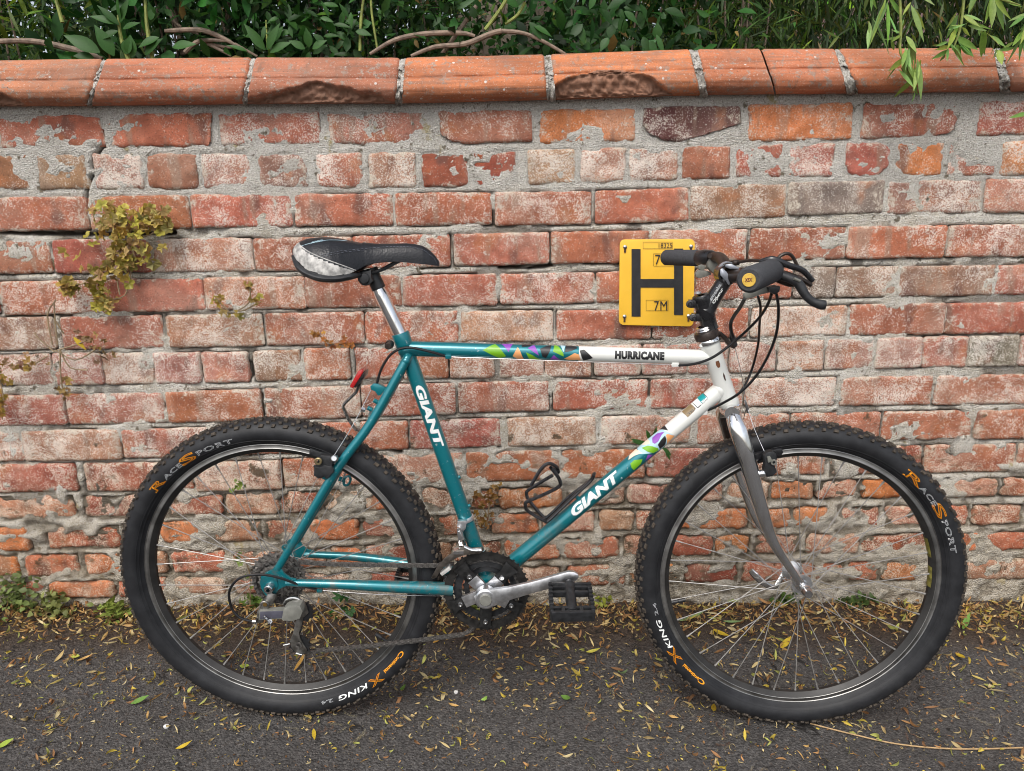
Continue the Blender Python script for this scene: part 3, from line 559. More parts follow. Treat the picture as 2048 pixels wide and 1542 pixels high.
# ---------------------------------------------------------------- garden behind the wall
shrub('shrub', 'narrow-leaved arching shrub with yellow tips behind the left end of the wall', 'shrub', -1.4, -2.1, -1.02, .32, .85, 1.35, 2.0, 2600, .075, .014, (.075, .15, .028), yel=.3, clumps=40, leafdir=(0, -.2, -.5))
shrub('elder_shrub', 'broad-leaved dark green elder with large pointed leaves just right of the first coping joint', 'shrub', -.95, -1.15, -.62, .30, .7, 1.36, 1.95, 900, .07, .032, (.026, .095, .020), clumps=16, up=.5, yel=.12)
shrub('privet_shrub', 'dark privet with small leaves and twisted bare stems in the left middle', 'shrub', -.62, -.85, -.3, .4, 1.0, 1.36, 2.0, 3200, .034, .016, (.022, .07, .018), clumps=26)
shrub('bramble_bush', 'fresh green leafy bush behind the third coping tile', 'shrub', -.4, -.72, -.05, .30, .7, 1.36, 1.95, 2800, .045, .022, (.034, .11, .022), clumps=34, up=.4)
shrub('climber', 'small-leaved climber round the bare arching stems in the middle', 'climbing plant', -.1, -.35, .22, .38, .7, 1.36, 1.9, 2200, .028, .013, (.045, .12, .025), clumps=22)
shrub('lilac_bush', 'glossy broad-leaved bush right of the tree trunk', 'shrub', .35, .12, .62, .30, .75, 1.38, 2.0, 1300, .052, .027, (.027, .10, .020), clumps=26, up=.1, yel=.08)
shrub('bamboo_shrub', 'fine narrow-leaved green shrub between the glossy bush and the roof', 'shrub', .8, .55, 1.0, .45, 1.1, 1.36, 2.0, 3600, .062, .008, (.055, .115, .024), clumps=34, leafdir=(0, -.2, -.7), yel=.2)
# large individual leaves in front (each can be picked out)
def bigleaf(parent, px, py, ang, lpx, wpx, y, base, name='leaf', curl=0.):
    p = W(px, py, y); s = (y-CAM.y)/F_PX*1.03; a = math.radians(ang)
    L = Leaf(); d = np.array([[math.cos(a), -.25, math.sin(a)]]); nr = np.array([[rng.normal()*.3, -1, .5]])
    L.add(np.array([p]), d, nr, np.array([lpx*s]), np.array([wpx*s]), np.array([base]), fold=.25, droop=.18, seg=7, curl=curl)
    return L.build(name, parent)
rt = empty('nettle_plant', W(235, 115, .27), 'pale green upright plant with two big toothed leaves beside the first coping joint', 'plant')
for a in [(200, 105, 150, 62, 26), (228, 112, 112, 55, 24), (188, 116, 170, 34, 18), (250, 108, 60, 30, 22), (262, 112, 80, 34, 22), (290, 110, 40, 44, 20), (235, 48, 160, 46, 14), (238, 50, 130, 44, 13), (240, 45, 60, 44, 13), (243, 40, 95, 40, 13), (236, 62, 200, 36, 14), (246, 58, 20, 34, 12), (318, 75, 200, 40, 16), (345, 95, 10, 44, 18), (310, 35, 110, 26, 18), (300, 40, 60, 24, 14)]:
    bigleaf(rt, *a, .27, np.array([.04, .13, .022])*rng.uniform(.7, 1.3))
def gst(rt, *a):
    for p, y, r in a: m = MB(); m.tube(px_stem(p, y), r, 7, smooth_path=4); m.build('stem', M_GSTEM, rt)
gst(rt, ([(262, 130), (243, 80), (236, 30)], .28, [.006, .005, .003]), ([(308, 130), (295, 60), (290, 0)], .28, [.006, .005, .003]), ([(125, 45), (112, 0)], .28, [.005, .004]))
rt = empty('vine', W(560, 115, .27), 'leafy vine sprays with pale midribs standing over the second coping joint', 'climbing plant')
for i in range(46):
    bigleaf(rt, rng.uniform(470, 720), rng.uniform(10, 112), rng.uniform(0, 360), rng.uniform(18, 36), rng.uniform(8, 14), .27+rng.random()*.1, np.array([.036, .115, .020])*rng.uniform(.6, 1.35))
for a in [(530, 100, 125, 52, 17), (535, 100, 60, 50, 16), (540, 105, 25, 44, 16), (618, 95, 90, 32, 16), (610, 98, 150, 30, 14), (625, 98, 30, 30, 14)]: bigleaf(rt, *a, .27, np.array([.045, .14, .024]))
gst(rt, ([(535, 95), (532, 40)], .30, [.003, .002]), ([(720, 102), (722, 40), (727, 0)], .30, [.004, .004, .003]), ([(755, 100), (744, 30), (742, 0)], .3, .003))
rt = empty('ivy_climber', W(1120, 110, .27), 'broad heart-leaved climber hanging round the tree trunk behind the coping', 'climbing plant')
for i in range(46):
    bigleaf(rt, rng.uniform(1030, 1330), rng.uniform(5, 98), rng.choice([rng.uniform(200, 340), rng.uniform(0, 360)]), rng.uniform(20, 44), rng.uniform(10, 20), .27+rng.random()*.15, np.array([.034, .115, .020])*rng.uniform(.6, 1.4))
gst(rt, ([(970, 60), (1000, 20), (1012, 0)], .3, .005), ([(1010, 48), (1035, 30), (1050, 5)], .3, .004), ([(1108, 40), (1107, 0)], .3, .003))
# bare woody stems
def bare(label, tubes):
    rt = empty('bare_stem', tubes[0][0][0], label, 'branch', 'bare stems lying over the wall top')
    for p, r in tubes: m = MB(); m.tube(p, r, 8, smooth_path=5); m.build('stem', M_STEM, rt)
bare('brown bare stem arching low over the coping at the far left', [(px_stem([(-40, 85), (60, 82), (150, 100), (205, 120)], .3), [.006, .007, .008, .008])])
bare('pale bare stem curving down to the left of the second coping joint', [(px_stem([(330, 62), (400, 60), (445, 76), (470, 90)], .3), [.005, .007, .006, .004]), (px_stem([(370, 105), (400, 82), (460, 82)], .3), [.006, .006, .003]), (px_stem([(410, 84), (440, 92), (475, 96)], .31), [.004, .004, .003]), (px_stem([(415, 87), (450, 105), (462, 112)], .31), [.005, .004, .003]), (px_stem([(470, 88), (515, 113)], .3), [.004, .003])])
bare('long pale bare stem rising to the right towards the trunk, the upper one', [(px_stem([(740, 108), (790, 80), (850, 68), (920, 66), (950, 72)], .29), [.004, .006, .007, .006, .004])])
bare('long bare stem looping over the wall in front of the trunk, the lower one', [(px_stem([(822, 112), (870, 94), (930, 88), (980, 68), (1003, 62)], .285), [.004, .006, .007, .007, .007]), (px_stem([(1003, 62), (1045, 66), (1085, 82), (1130, 108)], .29), [.006, .005, .005, .004])])
bare('straight bare stem leaning up and right, crossing behind the looping ones', [(px_stem([(880, 115), (915, 65), (953, 12)], .33), [.006, .006, .006])])
bare('grey twiggy upright stems left of the elder', [(px_stem([(268, 0), (285, 60), (320, 95)], .5), .007), (px_stem([(340, 0), (352, 40), (366, 110)], .5), .008), (px_stem([(435, 12), (452, 60), (460, 110)], .6), .008), (px_stem([(330, 0), (350, 45), (400, 70)], .45), .004)])
# willow tree: leaning trunk, limbs, curtain of strands
wt = empty('willow_tree', (.0, 1.3, .25), 'big old willow with furrowed trunk and hanging fronds behind the wall', 'tree')
m = MB(); tp = [W(985, 150, 1.25), W(1000, 90, 1.25), W(1020, 40, 1.25), W(1060, -20, 1.25), W(1085, -120, 1.25), W(1110, -300, 1.3)]
m.tube([Vector((-.03, 1.3, .2))]+tp, [.21, .17, .155, .145, .14, .13, .12], 22, smooth_path=5)
for i, v in enumerate(m.v):
    v = Vector(v); a = math.atan2(v.y-1.25, v.x-.03); m.v[i] = tuple(v+Vector((math.cos(a), math.sin(a), 0))*float((fbm(np.array(a*4), np.array(v.z*1.5), 3, 3)-.5)*.06))
m.build('trunk', M_BARK, wt)
m = MB(); m.tube([W(1500, 140, 1.6), W(1494, 60, 1.6), W(1480, -5, 1.6), W(1440, -200, 1.7)], [.024, .024, .022, .02], 9, smooth_path=4); m.tube([W(1568, 150, 1.8), W(1552, 60, 1.8), W(1575, -30, 1.8)], [.012, .012, .01], 8, smooth_path=4)
m.tube([W(1110, -300, 1.3), W(1400, -420, 1.0), W(1900, -420, .3)], [.10, .07, .05], 10, smooth_path=5); m.tube([W(1110, -300, 1.3), W(700, -420, 1.3), W(200, -420, 1.0)], [.10, .06, .04], 10, smooth_path=5)
m.build('limb', M_STEM, wt)
L = Leaf()
def strands(L, n, x0, x1, y0, y1, z0, z1, ln, base, dens=26, wdt=.009):
    ps = []; ds = []
    for i in range(n):
        x = rng.uniform(x0, x1); y = rng.uniform(y0, y1); zt = rng.uniform(2.2, 3.0); zb = rng.uniform(z0, z1); k = int(dens*(zt-zb)/.8); z = np.linspace(zt, zb, k)
        xx = x+np.cumsum(rng.normal(0, .004, k)); ps.append(np.c_[xx, y+rng.normal(0, .006, k), z]); dd = rdir(k, -1.1, .55); ds.append(dd)
    p = np.concatenate(ps); d = np.concatenate(ds); k = len(p)
    L.add(p, d, rdir(k, .5, .8), ln*rng.uniform(.6, 1.2, k), np.full(k, wdt), greens(k, base, .35, .25), fold=.1, droop=.1, seg=2)
strands(L, 260, .35, 2.6, .9, 2.2, 1.2, 1.7, .085, (.045, .085, .024)); strands(L, 130, -.5, .6, 1.0, 2.4, 1.3, 1.8, .085, (.05, .09, .024)); strands(L, 90, -2.4, -.3, 1.2, 2.6, 1.3, 1.9, .08, (.04, .08, .02))
strands(L, 330, .9, 3.0, .45, 1.4, 1.30, 1.7, .075, (.045, .08, .026)); strands(L, 260, 1.2, 4.2, 1.6, 3.2, 1.3, 1.7, .09, (.03, .06, .02), wdt=.014)
L.build('hanging_fronds', wt, kind='stuff')
L = Leaf(); n = 9000; p = np.c_[rng.uniform(-3.2, 3.2, n), rng.uniform(.4, 3.2, n), rng.uniform(2.3, 3.6, n)]; L.add(p, rdir(n, -.5), rdir(n, .8), np.full(n, .13), np.full(n, .03), greens(n, (.04, .085, .022), .3), seg=2)
L.build('crown', wt, kind='stuff')
# dark trees further back, each with its own crown and trunk
for i, (x, y, lab, base) in enumerate([(-3.2, 4.2, 'dark green tree far behind the left shrubs, sky glinting through', (.022, .062, .018)), (-1.2, 4.6, 'dense dark tree behind the bush in the left middle', (.020, .058, .016)), (.6, 4.4, 'dark leafy tree behind the willow trunk', (.022, .06, .016)), (2.0, 5.0, 'bright yellow-green tree seen left of the house roof', (.11, .26, .03)), (4.9, 4.6, 'dark tree behind the hanging willow at the right edge', (.022, .055, .018))]):
    rt = empty('garden_tree', (x, y, .3), lab, 'tree'); L = Leaf(); n = 4200; r = rng.random(n)**.5
    a = rng.uniform(0, 2*math.pi, n); p = np.c_[x+1.25*r*np.cos(a), y+.9*r*np.sin(a), rng.uniform(1.3, 4.2, n)]; L.add(p, rdir(n), rdir(n, .8), rng.uniform(.09, .16, n), rng.uniform(.05, .09, n), greens(n, base, .3), seg=2); L.build('crown', rt, kind='stuff')
    m = MB(); m.tube([(x, y, .3), (x+.05, y, 1.6), (x, y, 3.6)], [.1, .08, .04], 9); m.build('trunk', M_BARK, rt)
# hedge that closes the view low down
hb = empty('hedge', (0, 2.9, .3), 'dark clipped hedge at the back of the garden behind the shrubs', 'hedge'); L = Leaf(); n = 15000
p = np.c_[rng.uniform(-4, 2.4, n), rng.uniform(2.7, 3.3, n), rng.uniform(.3, 2.05, n)]; L.add(p, rdir(n), rdir(n, .5), np.full(n, .09), np.full(n, .05), greens(n, (.018, .045, .014), .3, .03), seg=2); L.build('foliage', hb, kind='stuff')
m = MB(); [m.tube([(x, 3, .3), (x+.1, 3, 1.8)], .02, 6) for x in np.arange(-4, 2.5, .5)]; m.build('stem', M_BARK, hb)
# house with tiled roof at the right
hs_ = empty('house', (4.2, 9, .3), 'pale house with a plum-brown tiled roof seen through the willow at the right', 'house')
HW = simple('pale_render', (.62, .63, .66), .8, var=.06, scale=3); m = MB(); m.box((5.2, 10.5, 1.3), ((1, 0, 0), (0, 1, 0), (0, 0, 1)), (2.3, 2.4, 1.3)); m.build('wall', HW, hs_, smooth=False)
RT = simple('roof_tile', (.12, .070, .062), .8, var=.25, scale=12)
def tile_row(k, nz):
    m = MB()
    y = 7.6+k*.24; z = 2.2+k*.17
    for j in range(22):
        x = 2.72+j*.235+(.11 if k % 2 else 0); m.box((x, y, z), ((1, 0, 0), (0, .82, .57), (0, -.57, .82)), (.112, .165, .012))
    return m.build('tile_row', RT, hs_, smooth=False)
for k in range(12): tile_row(k, 22)
m = MB(); m.box((5.2, 9.1, 3.25), ((1, 0, 0), (0, .815, .58), (0, -.58, .815)), (2.6, 1.9, .03)); m.build('roof', RT, hs_, smooth=False)
FR = simple('window_frame', (.6, .6, .6), .4); GL = NM('window_glass').set(base=(.05, .06, .07), rough=.08).m
m = MB(); m.box((4.4, 8.07, 1.55), ((1, 0, 0), (0, 1, 0), (0, 0, 1)), (.5, .04, .4)); wn = m.build('window', FR, hs_, smooth=False); m = MB(); m.box((4.4, 8.02, 1.55), ((1, 0, 0), (0, 1, 0), (0, 0, 1)), (.44, .02, .34)); m.build('pane', GL, wn, smooth=False)
# willow sprigs hanging in front of the coping
def sprig(label, twig, lv, y, base):
    rt = empty('willow_sprig', W(*twig[0], y), label, 'branch', None); m = MB(); m.tube([W(a, b, y) for a, b in twig], [.0028]*(len(twig)-1)+[.0012], 6, smooth_path=4); m.build('twig', M_GSTEM, rt)
    lv = list(lv)+[(a+rng.uniform(-8, 8), b+rng.uniform(-12, 8), c+rng.uniform(-16, 16), d+rng.uniform(-22, 6), e*.8) for (a, b, c, d, e) in lv if rng.random() < .75]
    for (px, py, ex, ey, wp) in lv:
        dy = rng.normal()*.03; p = W(px, py, y); q = W(ex, ey, y+dy); d = np.array([q-p]); ln = np.linalg.norm(d); L = Leaf(); nr = np.array([[rng.normal()*.5, -1, rng.normal()*.4]])
        L.add(np.array([p]), d, nr, np.array([ln]), np.array([wp*(y-CAM.y)/F_PX]), np.array([np.array(base)*rng.uniform(.7, 1.35)*np.array([rng.uniform(.8, 1.5), 1, rng.uniform(.7, 1.4)])]), fold=.3, droop=rng.uniform(-.08, .08), seg=8); L.build('leaf', rt)
WB = (.24, .42, .10)
sprig('long willow sprig hanging over the coping, the one reaching lowest onto the brickwork', [(1798, -60), (1800, 0), (1802, 60), (1801, 105), (1822, 150)],
      [(1772, 0, 1738, 92, 9), (1776, 2, 1752, 60, 8), (1775, 5, 1776, 92, 10), (1750, 45, 1775, 105, 11), (1782, 0, 1805, 35, 8), (1740, 50, 1735, 98, 8), (1802, 70, 1784, 82, 6), (1805, 68, 1782, 60, 5), (1812, 72, 1834, 105, 10), (1820, 80, 1832, 128, 10), (1810, 95, 1822, 142, 9), (1802, 116, 1770, 160, 13), (1806, 112, 1812, 150, 9), (1812, 120, 1836, 190, 12), (1834, 118, 1842, 202, 15), (1838, 125, 1828, 180, 10), (1832, 152, 1788, 193, 10), (1812, 100, 1800, 140, 8), (1822, 10, 1850, 82, 10), (1828, 14, 1838, 78, 9), (1820, 0, 1815, 45, 7), (1798, 140, 1830, 175, 8), (1790, 60, 1780, 45, 6), (1788, 100, 1782, 78, 6), (1800, 55, 1808, 38, 5), (1830, 178, 1826, 205, 7)], -.10, WB)
sprig('fork of willow sprig with broad leaves lying on the coping right of the lowest one', [(1930, -40), (1927, 10), (1920, 60), (1905, 100)],
      [(1915, 30, 1892, 78, 9), (1910, 60, 1897, 95, 10), (1912, 70, 1945, 115, 14), (1905, 95, 1930, 135, 16), (1908, 95, 1922, 120, 12), (1898, 100, 1862, 118, 9), (1894, 92, 1864, 90, 7), (1925, 30, 1960, 55, 8), (1925, 55, 1935, 70, 6), (1970, 60, 1962, 115, 12), (1972, 65, 2002, 92, 10), (1995, 92, 1985, 120, 8), (1997, 100, 2004, 130, 12), (1935, 50, 1975, 62, 6), (1955, 45, 1965, 70, 7), (1920, 92, 1945, 112, 10), (1900, 52, 1926, 50, 5), (1890, 108, 1880, 124, 7)], -.11, WB)
sprig('willow leaves drooping at the top right corner above the coping', [(1950, -30), (1990, -6), (2040, 10)],
      [(1955, -20, 1936, 28, 10), (1985, -8, 1984, 55, 13), (1992, -6, 2005, 60, 10), (1996, -5, 2010, 30, 7), (2000, -2, 2040, 16, 9), (1840, -10, 1870, 10, 6), (1740, -10, 1752, 18, 8), (1736, -10, 1728, 18, 7)], -.09, WB)
sprig('bunch of willow leaves cut by the right edge of the picture', [(2070, 10), (2052, 50), (2040, 80)],
      [(2050, 45, 2020, 128, 13), (2048, 60, 2022, 95, 9), (2045, 80, 2060, 128, 15), (2050, 30, 2016, 60, 8), (2030, 95, 1992, 102, 7), (2058, 225, 2015, 237, 8), (2052, 62, 2044, 100, 12), (2060, 40, 2040, 60, 10)], -.09, WB)
# ---------------------------------------------------------------- weeds on the wall
def weed(name, label, cat, leafs, stems, y=-.012, base=(.50, .42, .10), r=.0018):
    rt = empty(name, W(*leafs[0][:2], 0), label, cat, None)
    for (px, py, sz) in leafs:
        p = W(px, py, y-.010-rng.random()*.035); s = sz*(p.y-CAM.y)/F_PX/2*1.35; a0 = rng.uniform(0, 6.28); V_ = [(0, 0, 0)]; nl = 5; kk = 15
        tilt = Matrix.Rotation(rng.normal()*.6, 3, 'X') @ Matrix.Rotation(rng.normal()*.6, 3, 'Z')
        for i in range(kk):
            a = a0+2*math.pi*i/kk*.86; rr = s*(.62+.38*abs(math.cos(nl*(a-a0)/2)))*(1+rng.normal()*.08); V_.append(tuple(tilt @ Vector((rr*math.cos(a), -abs(rng.normal())*s*.18, rr*math.sin(a)))))
        c = np.array(base)*rng.uniform(.65, 1.35)*np.array([1, rng.uniform(.75, 1.15), rng.uniform(.6, 1.6)]); me = bpy.data.meshes.new('leaf'); me.from_pydata(V_, [], [(0, i, i+1) for i in range(1, kk)]); at = me.color_attributes.new('Col', 'FLOAT_COLOR', 'POINT')
        for i, d in enumerate(at.data): q = .7 if i == 0 else 1.1; d.color = (c[0]*q, c[1]*q*.95, c[2]*q, 1)
        link('leaf', me, M_LEAF, rt, loc=p)
    m = MB()
    for s in stems: m.tube([W(a, b, y-.012-.01*rng.random()) for a, b in s], r, 5, smooth_path=3)
    m.build('stem', simple('weed_stem', (.26, .19, .11), .7, var=.3), rt)
def cloud(n, poly, s0, s1):
    o = []
    for i in range(n):
        a, b, sx, sy = poly[rng.integers(len(poly))]; o.append((a+rng.normal()*sx, b+rng.normal()*sy, rng.uniform(s0, s1)))
    return o
weed('toadflax_clump', 'large yellowing clump of lobed-leaf toadflax growing from the joint left of the saddle', 'wall plant', cloud(230, [(215, 430, 16, 12), (255, 455, 28, 18), (290, 430, 16, 10), (225, 500, 32, 22), (265, 520, 18, 16), (195, 555, 26, 14), (205, 600, 10, 9), (318, 450, 10, 10), (250, 490, 34, 25), (140, 575, 8, 8)], 12, 21),
     [[(250, 480), (300, 470), (318, 452)], [(255, 490), (262, 540), (250, 590), (215, 600)], [(240, 500), (180, 560), (140, 572)], [(250, 470), (255, 440), (245, 420)], [(252, 470), (285, 440), (295, 425)], [(240, 500), (235, 560), (240, 590)], [(265, 500), (275, 530)], [(250, 470), (220, 440), (212, 420)]])
weed('toadflax_sprig', 'small yellow-green sprig on the brick below and left of the saddle', 'wall plant', cloud(20, [(465, 622, 14, 7), (512, 600, 8, 6), (435, 600, 6, 6), (500, 570, 6, 3)], 9, 15) , [[(460, 625), (440, 605), (432, 595)], [(468, 625), (498, 605), (500, 570)], [(470, 622), (490, 620), (515, 605)]])
weed('orange_seedling', 'tiny orange-leaved seedling on the brick beneath the saddle, left of the seat tube', 'wall plant', cloud(26, [(668, 690, 16, 6), (640, 670, 9, 4), (690, 680, 6, 8)], 7, 12), [[(630, 665), (660, 685), (690, 695)]], base=(.52, .24, .06))
weed('dry_toadflax', 'half dried toadflax with brown tangled stems at the left edge of the picture', 'wall plant', cloud(46, [(130, 710, 40, 22), (40, 725, 22, 8), (60, 735, 8, 6), (195, 700, 12, 10), (165, 655, 8, 8), (130, 780, 12, 14), (175, 680, 10, 6)], 7, 14),
     [[(30, 718), (60, 730), (95, 712)], [(110, 705), (75, 675), (70, 665)], [(115, 690), (110, 640), (108, 605)], [(120, 700), (122, 760), (130, 790)], [(115, 700), (150, 690), (175, 680)], [(110, 700), (150, 720), (190, 700)], [(105, 690), (95, 630), (112, 600)], [(110, 640), (128, 668)], [(120, 700), (140, 735), (175, 740)]], base=(.38, .25, .09))
weed('edge_toadflax', 'orange-yellow toadflax cut off by the left edge of the picture', 'wall plant', cloud(30, [(6, 760, 8, 16), (15, 825, 12, 10), (0, 800, 6, 18)], 9, 15), [[(-5, 800), (10, 820)], [(0, 760), (8, 800)]], base=(.42, .29, .06))
weed('root_weed', 'reddish withered weed by the foot of the seat tube', 'wall plant', cloud(48, [(975, 1020, 14, 26), (990, 975, 5, 14), (960, 1000, 12, 8), (962, 1045, 10, 10)], 8, 13), [[(975, 1050), (980, 1000), (990, 970)], [(975, 1030), (955, 1000)]], base=(.30, .18, .05))
weed('trefoil', 'dark green three-leaved seedling seen through the rear wheel above the lower chain', 'wall plant', [(672, 1192, 18), (688, 1196, 18), (668, 1228, 20), (700, 1222, 20), (640, 1232, 12), (690, 1215, 14)], [[(685, 1235), (688, 1200)], [(685, 1235), (700, 1222)]], base=(.05, .16, .03))
weed('hub_weed', 'pale green weed climbing the wall behind the rear hub', 'wall plant', cloud(22, [(488, 1115, 8, 8), (500, 1165, 6, 14), (505, 1200, 14, 8), (470, 970, 6, 4), (490, 978, 8, 5)], 8, 13), [[(500, 1210), (500, 1150), (486, 1110)]], base=(.20, .30, .06))
rt = empty('grass_tuft', W(1300, 880, 0), 'green pointed-leaf sprig growing out behind the patterned down tube', 'wall plant')
for a in [(1298, 888, 165, 38, 10), (1296, 892, 150, 42, 10), (1300, 890, 195, 34, 9), (1305, 880, 75, 30, 9), (1300, 880, 110, 24, 9), (1325, 895, -40, 26, 8), (1330, 900, -60, 24, 7), (1296, 892, 215, 24, 8)]: bigleaf(rt, *a, -.03, np.array([.04, .12, .022]))
m = MB(); m.tube([W(1300, 905, .0), W(1300, 885, -.03)], .002, 6); m.build('stem', M_GSTEM, rt)
def groundweed(label, px, py, n, sx, sy, base):
    rt = empty('ground_weed', G(px, py), label, 'weed', None); L = Leaf(); c = np.array(G(px, py)); p = c+rng.normal(size=(n, 3))*np.array([sx, sx*.5, 0]); p[:, 1] = np.minimum(p[:, 1], -.01); p[:, 2] = GZ(p[:, 0], p[:, 1])+rng.random(n)*sy+.004
    L.add(p, rdir(n, .1), rdir(n, 1.5, .5), rng.uniform(.012, .022, n), rng.uniform(.011, .018, n), np.array(base)*rng.uniform(.6, 1.4, (n, 1)), seg=3, droop=.3); L.build('foliage', rt, kind='stuff'); m = MB()
    for i in range(0, n, 6): q = c.copy(); q[2] = GZ(c[0], c[1]); m.tube([q, (q+p[i])/2+np.array([0, 0, .005]), p[i]], .0008, 4)
    m.build('stem', M_GSTEM, rt)
groundweed('pale green creeping weed at the wall foot, first from the left edge', 40, 1225, 90, .035, .075, (.22, .28, .09)); groundweed('second creeping weed along the wall foot, with taller shoots', 60, 1205, 60, .02, .10, (.2, .25, .1))
groundweed('low green weed at the wall foot just left of the rear tyre', 228, 1240, 70, .022, .05, (.26, .32, .07)); groundweed('creeping weed between the two clumps left of the rear tyre', 110, 1235, 80, .025, .06, (.25, .27, .09)); groundweed('small yellow-green weed under the pedal', 1195, 1190, 26, .014, .03, (.30, .32, .05))
groundweed('low weed in the shadow behind the front hub', 1560, 1200, 50, .02, .03, (.10, .17, .04)); groundweed('tiny weed at the wall foot inside the front wheel, right of the hub', 1700, 1185, 50, .03, .02, (.09, .14, .04)); groundweed('weed at the wall foot seen through the bottom of the rear wheel', 520, 1205, 50, .018, .03, (.16, .26, .05)); groundweed('weed seen through the chainrings', 955, 1225, 50, .014, .03, (.25, .30, .06))
# ---------------------------------------------------------------- fallen litter
def litter(name, label, xs, ys, lo, hi, pal, curl, wr=.28, mat=None, seg=6):
    n = len(xs); L = Leaf(); a = rng.uniform(0, 2*math.pi, n); ln = rng.uniform(lo, hi, n)
    d = np.c_[np.cos(a), np.sin(a), rng.normal(0, .12, n)]; up = np.c_[rng.normal(0, .5, n), rng.normal(0, .5, n), np.ones(n)]
    # half the blades curl upward, half lie on their side and curl along the ground
    side = rng.random(n) < .6; sv = np.c_[-np.sin(a), np.cos(a), rng.normal(0, .5, n)]*np.where(rng.random(n) < .5, 1, -1)[:, None]; nr = np.where(side[:, None], sv+up*.25, up)
    z = GZ(xs, ys)+.003+rng.random(n)*.004+np.where(ys > -.16, rng.random(n)*.014, 0)
    c = np.array(pal)[rng.integers(0, len(pal), n)]*rng.uniform(.6, 1.3, (n, 1))
    L.add(np.c_[xs, ys, z], d, nr, ln, ln*wr*rng.uniform(.6, 1.3, n), c, fold=.5, droop=0, seg=seg, curl=rng.uniform(.3, curl, n)*np.where(rng.random(n) < .8, 1, -1))
    return L.build(name, None, mat or M_LITTER, loc=(0, -.3, 0), label=label, cat='leaf litter', kind='stuff')
BR = [(.40, .20, .08), (.28, .14, .06), (.50, .30, .12), (.56, .40, .18), (.20, .10, .05), (.58, .44, .14)]; TAN = [(.55, .40, .20), (.56, .34, .13), (.46, .24, .10), (.62, .50, .29), (.62, .46, .08), (.60, .46, .24), (.34, .17, .08), (.42, .42, .12)]
n = 3300; litter('leaf_litter', 'drift of curled brown willow scales and leaves banked along the wall foot', rng.uniform(-1.9, 1.9, n), -.012-np.abs(rng.normal(0, .045, n)), .012, .034, BR+TAN[:3], 4.5, wr=.2, seg=7)
n = 900; litter('leaf_litter', 'thinner scatter of curled leaves spreading out from the drift onto the asphalt', rng.uniform(-1.9, 1.9, n), -.10-np.abs(rng.normal(0, .17, n)), .014, .036, TAN+BR, 4.5, wr=.2, seg=7)
n = 1900; litter('leaf_litter', 'sparse curled tan and yellow leaves over the open asphalt', rng.uniform(-1.6, 1.6, n), -.2-rng.random(n)*.75, .010, .032, TAN, 5.2, wr=.2, seg=9)
n = 8000; litter('leaf_crumbs', 'tiny crumbs and broken scales strewn over the asphalt', rng.uniform(-1.7, 1.7, n), -rng.random(n)*1.0, .002, .008, TAN+BR, 1.5, wr=.5, seg=2)
CL = np.c_[rng.uniform(-1.5, 1.5, 60), -rng.uniform(.08, .95, 60)]; kk = rng.integers(0, 60, 620); jj = CL[kk]+rng.normal(0, .018, (620, 2)); litter('leaf_litter', 'little clumps of curled tan scales gathered on the asphalt', jj[:, 0], jj[:, 1], .012, .036, TAN, 5., wr=.2, seg=9)
n = 900; litter('leaf_litter', 'yellow and tan leaves lying on top of the drift by the wall', rng.uniform(-1.7, 1.7, n), -.03-np.abs(rng.normal(0, .085, n)), .016, .038, TAN, 4., wr=.2, seg=8)
# catkins: fuzzy curled worms
L = Leaf()
CC_ = np.c_[rng.uniform(-1.5, 1.5, 110), -rng.uniform(.12, .95, 110)]
for i in range(380):
    x, y = CC_[rng.integers(110)]+rng.normal(0, .016, 2); a = rng.uniform(0, 6.28); cur = rng.uniform(-1, 1)*130; ln = rng.uniform(.018, .045); k = int(ln/.0011); pts = []; px_, py_ = x, y
    for j in range(k): a += cur*.0011*(1+.5*math.sin(j*.3)); px_ += math.cos(a)*.0011; py_ += math.sin(a)*.0011; pts.append((px_, py_))
    pts = np.repeat(np.array(pts), 5, 0); m_ = len(pts); p = np.c_[pts+rng.normal(0, .0009, (m_, 2)), np.zeros(m_)]; p[:, 2] = GZ(p[:, 0], p[:, 1])+.002+rng.random(m_)*.003
    base = [(.55, .42, .25), (.64, .55, .38), (.34, .14, .06), (.60, .50, .32)][rng.integers(4)]
    L.add(p, rdir(m_, .3), rdir(m_, 1.), rng.uniform(.0018, .0036, m_), np.full(m_, .0014), np.array(base)*rng.uniform(.6, 1.3, (m_, 1)), seg=1)
L.build('catkins', None, M_LITTER, loc=(0, -.3, 0), label='fuzzy curled willow catkins scattered over the asphalt', cat='catkins', kind='stuff')
def one(label, px, py, ex, ey, wp, c, curl=.6, name='fallen_leaf', cat='leaf'):
    p = G(px, py); q = G(ex, ey); d = np.array([q-p]); ln = np.linalg.norm(d); L = Leaf(); L.add(np.array([p+Vector((0, 0, .006))]), d+np.array([[0, 0, .002]]), np.array([[.2*rng.normal(), .2*rng.normal()-.3, 1]]), np.array([ln*1.08]), np.array([wp/1000.]), np.array([c]), fold=.3, droop=0, seg=9, curl=curl)
    L.build(name, None, M_LITTER, loc=p, label=label, cat=cat)
G1 = (.16, .30, .06); Y1 = (.66, .46, .04); PG = (.26, .38, .17)
one('yellow leaf lying on the asphalt inside the front wheel, left of centre', 1426, 1262, 1460, 1287, 13, Y1); one('yellow leaf standing upright behind the front wheel spokes below the hub', 1562, 1300, 1578, 1285, 15, Y1)
one('grey-green willow leaf on the litter inside the front wheel, upper of two', 1358, 1246, 1408, 1240, 11, PG); one('grey-green willow leaf on the asphalt inside the front wheel, lower of two', 1446, 1246, 1485, 1256, 10, PG)
